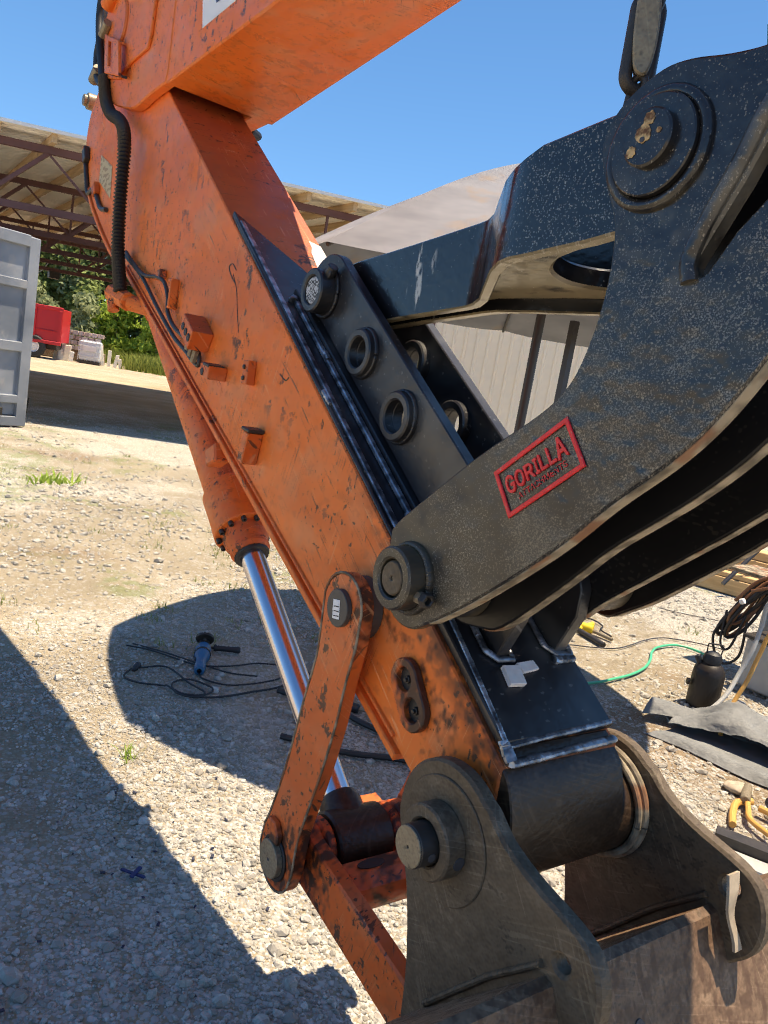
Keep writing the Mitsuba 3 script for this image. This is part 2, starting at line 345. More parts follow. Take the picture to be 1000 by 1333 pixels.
princ('mat_red_worn', mikit.proc(lambda p, n, uv: mix((0.035, 0.02, 0.016), (0.62, 0.03, 0.03), smoothstep(0.38, 0.46, noise(p.x * 330, p.y * 50, p.z * 330)))), 0.5)
princ('mat_rust_spot', mikit.proc(lambda p, n, uv: mix((0.10, 0.045, 0.018), (0.52, 0.36, 0.17), smoothstep(0.35, 0.65, fbm(p.x * 120, p.y * 120, p.z * 120)))), 0.8)
princ('mat_primer_patch', mikit.proc(lambda p, n, uv: mix((0.70, 0.62, 0.56), (0.45, 0.42, 0.42), smoothstep(0.5, 0.62, noise(p.x * 90, p.y * 90, p.z * 30)))), 0.7)
princ('mat_ring', mikit.proc(lambda p, n, uv: mix((0.25, 0.20, 0.14), (0.52, 0.44, 0.33), fbm(p.x * 50, p.y * 50, p.z * 50))), 0.65)

# far and near setting
def ground_fn(p, n, uv):
    f1, f2, f3 = fbm(p.x * 0.33, p.y * 0.33), fbm(p.x * 1.7 + 3, p.y * 1.7, 0.0, 4), fbm(p.x * 11, p.y * 11, 0.0, 3)
    soil = mix((0.185, 0.150, 0.098), (0.345, 0.292, 0.198), f2)
    soil = mix(soil, (0.17, 0.108, 0.056), smoothstep(0.58, 0.76, fbm(p.x * 0.9 + 7, p.y * 0.9 + 2)) * 0.6)
    d, d2, r = voronoi(p.x * 42, p.y * 42)
    e, e2, q = voronoi(p.x * 95 + 2, p.y * 95)
    st = mix((0.29, 0.275, 0.24), (0.60, 0.58, 0.525), r)
    fine = mix((0.21, 0.192, 0.155), (0.56, 0.535, 0.475), q)
    cover = smoothstep(0.38, 0.60, f1 * 0.5 + f2 * 0.3 + f3 * 0.2)
    col = mix(soil, fine, (0.22 + 0.75 * cover) * smoothstep(0.60, 0.40, e))
    col = mix(col, st, smoothstep(0.50, 0.34, d) * dr.select(r < 0.20 + 0.75 * cover, 1.0, 0.0))
    col = mix(col, (0.13, 0.16, 0.045), smoothstep(0.54, 0.68, fbm(p.x * 1.3 + 11, p.y * 1.3, 0.0, 4)) * smoothstep(-3.0, -4.5, p.x) * 0.55 * smoothstep(0.35, 0.6, f3))
    far = smoothstep(-13.0, -20.0, p.x)
    return mix(col, mix((0.31, 0.24, 0.15), (0.46, 0.39, 0.28), f2), far * 0.8)
def ground_bump(p, n, uv):
    d, d2, r = voronoi(p.x * 42, p.y * 42)
    e, e2, q = voronoi(p.x * 95 + 2, p.y * 95)
    return smoothstep(0.5, 0.2, d) * r + 0.4 * smoothstep(0.5, 0.2, e) * q + 0.5 * fbm(p.x * 20, p.y * 20)
princ('mat_ground', mikit.proc(ground_fn), 0.95, mikit.proc(ground_bump, eps=2e-3), 0.009, specular=0.2)
def stone_fn(p, n, uv):
    r = cell_rand(p.x * 31, p.y * 31, 2.0)
    return mix(mix((0.24, 0.222, 0.185), (0.54, 0.52, 0.465), r * (0.4 + 0.6 * cell_rand(p.x * 67, p.y * 67, 5.0))), (0.30, 0.20, 0.11), smoothstep(0.6, 0.8, fbm(p.x * 60, p.y * 60, p.z * 60)) * 0.35)
princ('mat_stone', mikit.proc(stone_fn), 0.9)
princ('mat_scrap', (0.022, 0.026, 0.05), 0.45)
def leaf(name, c0, c1):
    scene[name] = {'type': 'principledthin', 'base_color': mikit.proc(lambda p, n, uv: mix(c0, c1, 0.65 * fbm(p.x * 0.9, p.y * 0.9, p.z * 0.9) + 0.35 * cell_rand(p.x * 6, p.y * 6, p.z * 6))), 'roughness': 0.6, 'diff_trans': 0.7}
leaf('mat_leaf', (0.16, 0.21, 0.06), (0.42, 0.48, 0.19))
leaf('mat_leaf_pale', (0.21, 0.26, 0.12), (0.48, 0.51, 0.30))
leaf('mat_leaf_bright', (0.22, 0.34, 0.04), (0.50, 0.60, 0.13))
leaf('mat_grass', (0.13, 0.18, 0.03), (0.34, 0.36, 0.10))
princ('mat_bark', mikit.proc(lambda p, n, uv: mix((0.10, 0.085, 0.07), (0.26, 0.235, 0.20), fbm(p.x * 5, p.y * 5, p.z * 1.2))), 0.9)
princ('mat_wall', mikit.proc(lambda p, n, uv: mix((0.80, 0.66, 0.48), (0.85, 0.73, 0.55), fbm(p.x * 0.8, p.y * 0.8, p.z * 0.5))), 0.55)
princ('mat_truss', mikit.proc(lambda p, n, uv: mix((0.085, 0.032, 0.026), (0.15, 0.066, 0.055), fbm(p.x * 3, p.y * 3, p.z * 3))), 0.6)
princ('mat_deck', (0.86, 0.80, 0.66), 0.5)
princ('mat_wood', mikit.proc(lambda p, n, uv: mix((0.42, 0.27, 0.13), (0.60, 0.43, 0.24), fbm(p.x * 3 + p.z * 25, p.y * 3, p.z * 30))), 0.75)
princ('mat_lumber', mikit.proc(lambda p, n, uv: mix((0.42, 0.25, 0.10), (0.62, 0.43, 0.21), fbm(p.x * 5, p.y * 16, p.z * 40))), 0.75)
princ('mat_container', mikit.proc(lambda p, n, uv: mix(mix((0.15, 0.17, 0.20), (0.30, 0.32, 0.35), smoothstep(0.25, 0.75, fbm(p.x * 1.3, p.y * 1.3, p.z * 1.3, 4))), (0.34, 0.33, 0.32), smoothstep(0.62, 0.75, fbm(p.x * 5, p.y * 5, p.z * 3, 4)) * 0.5)), 0.5)
princ('mat_truck_red', (0.50, 0.018, 0.026), 0.4)
def canopy_fn(p, n, uv):
    f = fbm(p.x * 3, p.y * 3, p.z * 3, 4)
    return mix(mix((0.17, 0.18, 0.205), (0.30, 0.315, 0.345), fbm(p.x * 5, p.y * 5, p.z * 14, 4)), (0.30, 0.23, 0.16), smoothstep(0.60, 0.74, fbm(p.x * 6 + 4, p.y * 6, p.z * 6, 4)) * 0.5)
scene['mat_canopy'] = {'type': 'principledthin', 'base_color': mikit.proc(canopy_fn), 'roughness': 0.7, 'diff_trans': 0.06}
princ('mat_pole', (0.055, 0.052, 0.055), 0.35, metallic=0.4)
def tarp_fn(p, n, uv):
    f = fbm(p.x * 9, p.y * 9, p.z * 9, 4)
    return mix((0.10, 0.105, 0.105), (0.21, 0.215, 0.21), f)
princ('mat_tarp', mikit.proc(tarp_fn), 0.68, mikit.proc(lambda p, n, uv: fbm(p.x * 22, p.y * 22, p.z * 22, 4), eps=3e-3), 0.016)
princ('mat_tool_blue', (0.02, 0.10, 0.20), 0.45)
princ('mat_green_hose', (0.06, 0.40, 0.22), 0.45)
princ('mat_yellow', (0.72, 0.52, 0.02), 0.5)
princ('mat_amber', (0.57, 0.31, 0.075), 0.5)
princ('mat_cable_brown', (0.19, 0.085, 0.035), 0.5)
princ('mat_grey_paint', mikit.proc(lambda p, n, uv: mix((0.30, 0.31, 0.30), (0.42, 0.42, 0.40), fbm(p.x * 5, p.y * 5, p.z * 5, 4))), 0.5)
princ('mat_jug', (0.016, 0.011, 0.007), 0.5)
princ('mat_tote', (0.62, 0.65, 0.68), 0.5)
princ('mat_block', mikit.proc(lambda p, n, uv: mix((0.40, 0.26, 0.20), (0.58, 0.50, 0.44), cell_rand(p.x * 3, p.y * 3, p.z * 4))), 0.9)

MU = 0.861
# ================================================================ THE EXCAVATOR (boom, arm, cylinder, levers)
P1, P2 = A((-3.36, .972)), A((-.95, -.648))            # front face of the arm, in its plane
TT = (P2 - P1) / np.linalg.norm(P2 - P1)
NN = A((-TT[1], TT[0]))
def sn(P):
    """(along the arm's front face, out of it) -> (U, V)."""
    P = A(P)
    return P1 + P[:, :1] * TT + P[:, 1:2] * NN
def sn3(s, n, y):
    q = P1 + s * TT + n * NN
    return A((q[0], y, q[1] + H))
D = A((-.980, -.833)); Bp = A((-1.441, -.529)); Cp = A((-1.561, -1.252)); Ap = A((-1.129, -.359)); Hp = A((-.757, .380))
SN, SF = 1.03, 1.365                                      # near and far side of the arm

ex = thing('excavator', 'worn orange excavator boom and arm with black welded bracket and chrome cylinder rod', 'excavator')
def strip_(P, w, y0, y1):
    """A strip plate along the open line P, w thick to its left."""
    P = A(P); t = np.gradient(P, axis=0); t /= np.linalg.norm(t, axis=1)[:, None]; n = np.c_[-t[:, 1], t[:, 0]]
    return ext(np.vstack([P, (P + n * w)[::-1]]), y0, y1, (), min(.003, abs(w) * .3))
# ---- arm
front_top = [(-3.75, 1.245), (-4.1, 1.45), (-4.4, 1.42), (-4.635, 1.242), (-4.761, 1.148), (-4.8, .994), (-4.702, .84), (-4.538, .683), (-4.325, .55), (-4.102, .432), (-3.968, .372)]
bulge = curve(front_top, 4)
rear0, rear1 = A((-3.737, .306)), A((-1.184, -.811))
outline = np.vstack([[(-.925, -.665)], [(-3.36, .972)], bulge, [rear0], [rear1], circ(D[0], D[1], .112, 9, 190, 300)])
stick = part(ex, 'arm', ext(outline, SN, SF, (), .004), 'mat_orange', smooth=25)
def flange(P, w, y0, y1):
    """A strip plate along the ring P, thickness w outwards."""
    P = A(P)
    t = np.gradient(P, axis=0); t /= np.linalg.norm(t, axis=1)[:, None]
    n = np.c_[-t[:, 1], t[:, 0]]
    return ext(np.vstack([P, (P + n * w)[::-1]]), y0, y1, (), .003)
rr = np.vstack([bulge[20:], [rear0], rear0 + (rear1 - rear0) * np.linspace(.1, .985, 9)[:, None]])
part(stick, 'rear_flange', flange(rr, -.020, SN - .013, SF + .013), 'mat_orange', smooth=25)
part(stick, 'rear_weld', bead(uv3(rear0 + (rear1 - rear0) * np.linspace(0, .97, 8)[:, None] + [.010, .012], SN - .001), .007, 3), 'mat_orange')
part(stick, 'end_wrap', ext(np.vstack([curve([(-.930, -.668), (-.905, -.690), (-.886, -.730), (-.874, -.780), (-.872, -.84)], 4), [(-.93, -.84), (-.935, -.70)]]), SN + .004, SF - .004, (), .003), 'mat_boss')
part(stick, 'pivot_boss', ycyl(D[0], D[1], 1.012, 1.415, .108, 0, .006, 64), 'mat_boss')
# small fittings on the side plate
def pad(poly, d, name, mat='mat_orange', holes=(), y=SN):
    return part(stick, name, ext(poly, y - d, y - .0005, holes, .003), mat)
def quad(c, a, w, h):
    """Rectangle centred c with its long side at a degrees."""
    r = math.radians(a); e, f = A((math.cos(r), math.sin(r))), A((-math.sin(r), math.cos(r)))
    return [A(c) + e * w * i / 2 + f * h * j / 2 for i, j in ((-1, -1), (1, -1), (1, 1), (-1, 1))]
pad(quad((-3.021, .190), 88, .10, .012), .034, 'clamp_plate')
pad(quad((-3.040, .243), 0, .045, .012), .030, 'clamp_tab'); pad(quad((-3.035, .142), 0, .045, .012), .030, 'clamp_tab')
mb = pad(quad((-2.668, .056), -30, .118, .072), .078, 'manifold_block', 'mat_orange_worn')
for k in range(3):
    c = A((-2.695, .076)) + A((.87, -.5)) * .036 * k
    part(stick, 'manifold_port', cyl((c[0], SN - .081, c[1] + H - .005), (c[0], SN - .0775, c[1] + H - .005), .0145, 18), 'mat_dark_rubber')
    q = A((-2.735, .022)) + A((.87, -.5)) * .040 * k
    part(stick, 'pipe_fitting', cyl((q[0] + .01, SN - .035, q[1] + H + .015), (q[0] - .012, SN - .035, q[1] + H - .028), .0125, 6), 'mat_pin')
b3 = pad(quad((-2.484, -.064), -6, .078, .044), .066, 'clamp_block', 'mat_orange_worn')
part(stick, 'clamp_cap', ext(quad((-2.470, -.044), -6, .05, .010), SN - .068, SN - .01, (), .002), 'mat_dark_metal')
part(stick, 'clamp_bore', cyl((-2.497, SN - .0685, H - .068), (-2.497, SN - .0655, H - .068), .013, 14), 'mat_dark_rubber')
pad(quad((-2.241, -.044), 92, .074, .036), .030, 'bracket_block', 'mat_orange_worn')
part(stick, 'clamp_bolt', cyl((-2.245, SN - .036, H - .028), (-2.245, SN - .029, H - .028), .008, 6), 'mat_dark_metal')
part(stick, 'clamp_bolt', cyl((-2.243, SN - .036, H - .062), (-2.243, SN - .029, H - .062), .008, 6), 'mat_dark_metal')
pad(quad((-2.138, -.262), 78, .098, .036), .052, 'step_block', 'mat_orange_worn')
pad(quad((-2.128, -.208), -4, .052, .010), .056, 'step_plate', 'mat_dark_metal')
part(stick, 'rear_lug', ext(quad((-2.43, -.335), 25, .085, .06), 1.0, 1.06, (), .006), 'mat_orange_worn')
ov = np.vstack([circ(-1.190, -.675, .047, 14, 225, 405), circ(-1.234, -.622, .047, 14, 45, 225)])
part(stick, 'grease_boss', ext(ov, SN - .020, SN - .0005, [circ(-1.234, -.622, .027, 20), circ(-1.190, -.675, .027, 20)], .003), 'mat_orange_worn')
for c in ((-1.234, -.622), (-1.190, -.675)):
    part(stick, 'grease_port', ycyl(c[0], c[1], SN - .004, SN - .0015, .030, 0, .0005, 24), 'mat_dark_rubber')
    part(stick, 'grease_nipple', cat(ycyl(c[0] + .004, c[1], SN - .012, SN - .004, .009, 0, .001, 6), ycyl(c[0] + .004, c[1], SN - .018, SN - .010, .005, 0, .001, 12)), 'mat_dark_metal')
part(stick, 'sticker', ext([(-4.425, .895), (-4.185, .81), (-4.165, .655), (-4.42, .765)], SN - .0025, SN - .0003, (), .0004), 'mat_sticker', label='faded tan sticker on the arm near the hose')
part(stick, 'scratch_mark', cat(tube(uv3(curve([(-2.477, .273), (-2.515, .295), (-2.54, .285), (-2.515, .258), (-2.47, .23)], 5), SN - .0003), .0022, 5)), 'mat_dark_metal')
part(stick, 'scratch_mark', cat(tube(uv3(curve([(-2.50, .262), (-2.455, .21), (-2.425, .14), (-2.395, .075)], 5), SN - .0003), .0018, 5)), 'mat_dark_metal')
part(stick, 'scratch_mark', cat(tube(uv3(curve([(-2.06, -.03), (-2.02, -.045), (-2.0, -.035)], 5), SN - .0003), .002, 5)), 'mat_dark_metal')
part(stick, 'primer_patch', put(slab([(.955, 1.322), (1.0, 1.318), (1.04, 1.302), (1.30, 1.27), (1.32, 1.36), (.975, 1.363)], .0003, .0016, (), .0004), (P1[0], 0, P1[1] + H), (TT[0], 0, TT[1]), (0, 1, 0), (NN[0], 0, NN[1])), 'mat_primer_patch', label='scuffed white primer patch on the arm front')
# hard lines along the rear edge
def line(P, y, r=.0105):
    return tube(uv3(curve(P, 6), y), r, 10)
part(stick, 'steel_pipe', line([(-3.72, .36), (-3.626, .330), (-3.42, .258), (-3.182, .140), (-2.95, .035), (-2.80, -.012), (-2.72, -.040), (-2.66, -.055), (-2.65, -.035), (-2.67, -.005)], 1.008, .008), 'mat_dark_metal')
part(stick, 'steel_pipe', line([(-3.70, .375), (-3.60, .335), (-3.40, .270), (-3.22, .258), (-3.12, .235), (-3.06, .180), (-3.04, .125), (-2.95, .070), (-2.80, .030), (-2.74, .02)], 1.006, .008), 'mat_dark_metal')
part(stick, 'steel_pipe', line([(-4.74, .93), (-4.66, .80), (-4.60, .72), (-4.50, .73), (-4.42, .70), (-4.30, .62), (-4.18, .60)], 1.018, .012), 'mat_dark_metal')
part(stick, 'pipe_clip', ext(quad((-3.20, .268), 10, .05, .034), 1.0, SN - .0005, (), .003), 'mat_orange_worn')
part(stick, 'pipe_clip', ext(quad((-4.71, .93), -60, .08, .05), 1.0, SN - .0005, (), .004), 'mat_dark_metal')
part(stick, 'pipe_clip', ext(quad((-4.42, .72), -60, .06, .05), 1.0, SN - .0005, (), .004), 'mat_orange_worn')
# corrugated hose
hp = curve([(-4.22, 1.20), (-4.14, 1.085), (-4.02, 1.005), (-3.86, .95), (-3.765, .89), (-3.722, .80), (-3.712, .70), (-3.705, .60), (-3.685, .48), (-3.655, .37), (-3.60, .27), (-3.545, .185)], 40)
L = np.r_[0, np.cumsum(np.linalg.norm(np.diff(hp, axis=0), axis=1))]
s = np.arange(0, L[-1], .0042)
hq = np.c_[np.interp(s, L, hp[:, 0]), np.interp(s, L, hp[:, 1])]
hose = tube(uv3(hq, .958), .0255 + .0045 * np.cos(s / .0168 * 2 * np.pi), 18)
part(ex, 'corrugated_hose', hose, 'mat_dark_rubber', label='black corrugated hose hanging down the arm', smooth=60)
fit = part(ex, 'hose_fitting', cat(cyl((-3.66, .955, 1.735), (-3.50, .985, 1.70), .042, 8, .006), cyl((-3.52, .99, 1.70), (-3.40, 1.12, 1.68), .035, 20, .005), cyl((-3.61, .945, 1.70), (-3.59, .95, 1.655), .025, 16)), 'mat_orange', label='orange elbow fitting below the hose')

# ---- boom
bn, bf = .985, 1.455
bu = np.array([-3.31, -3.0, -2.6, -2.1, -1.6, -1.1, -.5, .2, 1.0, 1.9, 2.8])
bl_, br_ = np.interp(bu, [-3.31, -1.6, -.5, 1.0, 2.8], [1.003, 1.052, 1.06, .80, .15]), np.interp(bu, [-3.31, -1.6, -.5, 1.0, 2.8], [.992, 1.195, 1.16, .86, .18])
bt_ = np.interp(bu, [-3.31, -1.5, .2, 1.4, 2.8], [1.86, 1.95, 1.86, 1.52, .95])
Vb = np.concatenate([[(u, bn + .006, l), (u, bn, l + .006), (u, bn, t_), (u, bf, t_), (u, bf, r + .006), (u, bf - .006, r)] for u, l, r, t_ in zip(bu, bl_, br_, bt_)]) + [0, 0, H]
i_, j_ = (x.ravel() for x in np.meshgrid(np.arange(len(bu) - 1), np.arange(6), indexing='ij'))
qb = np.c_[i_ * 6 + j_, i_ * 6 + (j_ + 1) % 6, (i_ + 1) * 6 + (j_ + 1) % 6, (i_ + 1) * 6 + j_]
cb_ = A([[0, k, k + 1] for k in range(1, 5)]).astype(int)
boom = part(ex, 'boom', fixed(trimesh.Trimesh(Vb, np.vstack([qb[:, [0, 1, 2]], qb[:, [0, 2, 3]], cb_, cb_[:, ::-1] + 6 * (len(bu) - 1)]), process=False)), 'mat_orange', smooth=25)
nose = np.vstack([[(-3.295, 1.05)], curve([(-3.312, 1.006), (-3.387, 1.004), (-3.554, .998), (-3.70, .985), (-3.823, 1.0), (-4.072, 1.060), (-4.25, 1.135), (-4.335, 1.20), (-4.38, 1.33), (-4.385, 1.50), (-4.28, 1.66), (-4.0, 1.80), (-3.6, 1.87)], 4), [(-3.295, 1.88)]])
part(boom, 'nose_plate', ext(nose, bn - .004, 1.027, (), .006), 'mat_orange', smooth=25)
part(boom, 'nose_plate', ext(nose, 1.368, bf + .004, (), .006), 'mat_orange', smooth=25)
part(boom, 'nose_cover', strip_(curve([(-4.36, 1.40), (-4.355, 1.50), (-4.26, 1.635), (-3.99, 1.775), (-3.6, 1.845), (-3.31, 1.86)], 4), -.02, 1.0275, 1.3675), 'mat_orange')
dbl = [(-3.53, 1.9), (-3.53, 1.37), (-3.545, 1.235), (-3.575, 1.19), (-3.819, 1.186), (-3.99, 1.155), (-4.20, 1.20), (-4.33, 1.30), (-4.34, 1.5), (-4.1, 1.78)]
part(boom, 'doubler_plate', ext(dbl, bn - .018, bn - .0035, (), .004), 'mat_orange', smooth=25)
part(boom, 'hose_guard', ext([(-4.16, 1.375), (-3.90, 1.285), (-3.83, 1.12), (-4.10, 1.19)], .928, .942, [[(-4.08, 1.325), (-3.99, 1.295), (-3.955, 1.185), (-4.05, 1.21)]], .003), 'mat_orange')
part(boom, 'hose_guard_side', ext([(-4.16, 1.375), (-3.90, 1.285), (-3.90, 1.275), (-4.15, 1.362)], .942, bn - .018, (), .002), 'mat_orange')
part(boom, 'hose_guard_side', ext([(-4.10, 1.19), (-3.83, 1.12), (-3.83, 1.13), (-4.09, 1.202)], .942, bn - .018, (), .002), 'mat_dark_metal')
part(boom, 'pin_cap', ycyl(-4.02, 1.40, .955, bn - .003, .10, 0, .008), 'mat_orange')
part(boom, 'decal', ext([(-2.990, 1.24), (-2.952, 1.115), (-2.45, 1.13), (-2.48, 1.24)], bn - .0022, bn - .0003, (), .0004), 'mat_white', label='white decal on the boom side')
part(boom, 'decal_stroke', ext([(-2.86, 1.24), (-2.835, 1.165), (-2.80, 1.165), (-2.825, 1.24)], bn - .0040, bn - .0023, (), .0004), 'mat_blue_ink')
part(boom, 'side_hose', tube(uv3(curve([(-4.45, 1.62), (-4.44, 1.45), (-4.47, 1.36), (-4.42, 1.25), (-4.30, 1.19)], 8), .975), .022, 12), 'mat_dark_rubber')
part(boom, 'side_hose', tube(uv3(curve([(-4.38, 1.66), (-4.40, 1.52), (-4.33, 1.36), (-4.22, 1.20)], 8), .95), .018, 12), 'mat_dark_rubber')
part(boom, 'side_fitting', cyl((-4.50, .97, 2.80), (-4.41, .97, 2.84), .026, 12), 'mat_pin')
part(boom, 'side_fitting', cyl((-4.30, .95, 2.96), (-4.22, .95, 3.0), .022, 12), 'mat_pin')
part(boom, 'side_fitting', cyl((-4.25, .95, 3.08), (-4.05, .95, 3.16), .035, 12), 'mat_orange')
part(stick, 'pin_end', cat(ycyl(-4.84, 1.235, 1.00, 1.10, .030, 0, .004), ycyl(-4.84, 1.235, 1.02, 1.08, .043, 0, .004)), 'mat_pin')
part(boom, 'side_hose', tube(A([(-3.55, bf, 2.56), (-3.6, bf + .06, 2.56), (-3.75, bf + .085, 2.58), (-3.95, bf + .07, 2.60), (-4.05, bf, 2.64)]), .02, 10), 'mat_dark_rubber')
for u in (-3.1, -2.72, -2.05, -1.62):  # hidden far-side blocks, added only for bumps in the boom's shadow edge
    part(boom, 'pipe_clip', box(u - .05, u + .05, bf + .0005, bf + .055, H + 1.25, H + 1.33), 'mat_orange')

# ---- bucket cylinder
C3 = A((Cp[0], 1.2, Cp[1] + H)); ad = A((-.831, 0, .556)); ad /= np.linalg.norm(ad)
side, upv = A((0, 1, 0)), np.cross(ad, (0, 1, 0))
cy = free(ex + '__bucket_cylinder')
part(cy, 'rod', cyl(C3 + ad * .06, C3 + ad * 1.3, .0435, 48, .001), 'mat_chrome', label='shiny chrome cylinder rod', smooth=40)
part(cy, 'gland', lathe(C3, ad, [(.046, 1.03), (.063, 1.035), (.072, 1.05), (.072, 1.075), (.080, 1.09), (.084, 1.13), (.086, 1.135), (.05, 1.14)]), 'mat_orange_worn')
part(cy, 'wiper_seal', lathe(C3, ad, [(.044, 1.022), (.060, 1.024), (.064, 1.031), (.044, 1.034)]), 'mat_dark_rubber')
part(cy, 'end_cap', lathe(C3, ad, [(.06, 1.133), (.104, 1.135), (.108, 1.14), (.108, 1.185), (.1055, 1.19), (.106, 1.192), (.106, 1.33), (.100, 1.34), (.09, 1.36)]), 'mat_orange')
for k in range(12):
    a = math.radians(30 * k + 8)
    o = C3 + (math.cos(a) * side + math.sin(a) * upv) * .094
    part(cy, 'cap_bolt', cyl(o + ad * 1.118, o + ad * 1.136, .0098, 12, .002, .005), 'mat_dark_metal')
part(cy, 'cap_port', cyl(C3 + ad * 1.19 + side * .08 - upv * .0, C3 + ad * 1.19 + side * .135, .028, 16), 'mat_orange')
part(cy, 'barrel', lathe(C3, ad, [(.06, 1.33), (.091, 1.335), (.091, 2.70), (.10, 2.71), (.10, 2.86), (.06, 2.9)], 48), 'mat_orange')
part(cy, 'feed_pipe', tube(A([C3 + ad * u + side * .03 - upv * -.115 for u in (1.25, 1.3, 1.8, 2.4, 2.75)]), .013, 10), 'mat_orange')
part(cy, 'pipe_band', lathe(C3, ad, [(.091, 2.52), (.098, 2.525), (.098, 2.58), (.091, 2.585)], 40), 'mat_orange')
part(cy, 'warning_label', cyl(C3 + ad * 2.62 - side * .100, C3 + ad * 2.62 - side * .097, .03, 4), 'mat_dark_rubber')
part(cy, 'rod_eye', cat(ycyl(Cp[0], Cp[1], 1.112, 1.288, .086, 0, .006), lathe(C3, ad, [(.05, .03), (.066, .05), (.062, .10), (.052, .125), (.044, .13)])), 'mat_boss')
part(cy, 'base_lug', ext(np.vstack([circ(-3.95, .41, .09, 12, 60, 250), sn([(0.02, -.55), (.12, -.40)])]), 1.14, 1.26, (), .006), 'mat_orange')

# ---- levers
lv = np.vstack([circ(Bp[0], Bp[1], .083, 14, 8, 172), curve([(-1.518, -.60), (-1.517, -.68), (-1.543, -.804), (-1.578, -1.00), (-1.618, -1.145), (-1.640, -1.20)], 3), circ(Cp[0], Cp[1], .0865, 12, 165, 330), curve([(-1.472, -1.245), (-1.470, -1.16), (-1.452, -1.08), (-1.416, -.94), (-1.388, -.80), (-1.376, -.69), (-1.360, -.60)], 3)])
lever = part(ex, 'side_lever', ext(lv, .962, 1.000, (), .005), 'mat_orange_worn', label='scratched orange side lever with two pin ends')
part(lever, 'worn_edge', tube(np.vstack([uv3(lv, .9625), uv3(lv[:2], .9625)]), .0032, 6), 'mat_dusty_edge')
part(lever, 'upper_pin', cat(ycyl(Bp[0], Bp[1], .948, .9625, .0445, 0, .0015), ycyl(Bp[0], Bp[1], .99, SN - .0005, .075, 0, .003)), 'mat_cap_grey')
part(lever, 'pin_sticker', ext([(-1.459, -.513), (-1.431, -.507), (-1.423, -.551), (-1.451, -.557)], .9464, .9478, (), .0003), 'mat_white', label='small white printed sticker on the pin')
for k in range(3):
    v = -.520 - .011 * k
    part(lever, 'sticker_print', ext([(-1.452 + .002 * k, v - .006), (-1.430 + .002 * k, v - .001), (-1.429 + .002 * k, v - .0035), (-1.451 + .002 * k, v - .0085)], .9458, .9463, (), .0001), 'mat_ink')
part(lever, 'lower_pin', ycyl(Cp[0], Cp[1], .940, .9625, .049, 0, .002), 'mat_pin', label='worn steel pin end of the lever')
part(lever, 'pin_centre', ycyl(Cp[0] + .002, Cp[1], .9394, .9403, .0045, 0, .0002, 10), 'mat_ink')
part(lever, 'dark_pin_ring', ycyl(Cp[0], Cp[1], .9555, .9625, .0605, .0485, .002), 'mat_dark_rubber')  # thin dark ring around the lower pin
part(lever, 'pin_keeper', ext([(-1.596, -1.152), (-1.563, -1.150), (-1.536, -1.178), (-1.538, -1.203), (-1.575, -1.205), (-1.60, -1.18)], .943, .962, (), .004), 'mat_orange_worn')
part(ex, 'side_lever', ext(lv, 1.40, 1.438, (), .005), 'mat_orange_worn')
part(lever, 'pivot_pin', ycyl(Cp[0], Cp[1], .99, 1.41, .045, 0, .002), 'mat_dark_metal')
# ---- yoke link to the bucket
E2 = A((-.90, -1.335))
dv = (E2 - Cp) / np.linalg.norm(E2 - Cp); nv = A((-dv[1], dv[0]))
def arm_ring(r0, r1, h):
    a = math.degrees(math.atan2(dv[1], dv[0]))
    return np.vstack([circ(Cp[0], Cp[1], r0, 12, a + 60, a + 300), circ(E2[0], E2[1], r1, 12, a - 110, a + 110)])
yk = free(ex + '__yoke_link')
part(yk, 'arm_plate', ext(arm_ring(.080, .070, .05), 1.026, 1.072, (), .006), 'mat_orange_worn')
part(yk, 'arm_plate', ext(arm_ring(.080, .070, .05), 1.328, 1.374, (), .006), 'mat_orange_worn')
part(yk, 'pin_boss', ycyl(Cp[0], Cp[1], 1.0725, 1.108, .080, 0, .008), 'mat_orange_worn')
part(yk, 'pin_boss', ycyl(Cp[0], Cp[1], 1.292, 1.3275, .080, 0, .008), 'mat_orange_worn')
wb = np.vstack([[Cp + dv * a + nv * b for a, b in ((.09, -.045), (.17, -.052))], curve([Cp + dv * a + nv * b for a, b in ((.200, -.045), (.210, -.01), (.202, .03))], 3), [Cp + dv * a + nv * b for a, b in ((.17, .050), (.12, .045), (.10, .0))]])
part(yk, 'cross_web', ext(wb, 1.0725, 1.3275, (), .012), 'mat_orange_worn')
wc0 = Cp + dv * .145 + nv * .049
part(yk, 'web_slot', put(slab(circ(0, 0, .03, 20) * [1.4, .5], 0, .003, (), .0005), (wc0[0], 1.16, wc0[1] + H), (0, 1, 0), (dv[0], 0, dv[1]), (nv[0], 0, nv[1])), 'mat_dark_rubber')
part(yk, 'cross_tube', ext([Cp + dv * a + nv * b for a, b in ((-.12, .0), (-.105, -.05), (-.06, -.085), (-.03, -.088), (-.045, .06), (-.09, .06))], 1.20, 1.33, (), .01), 'mat_orange_worn')

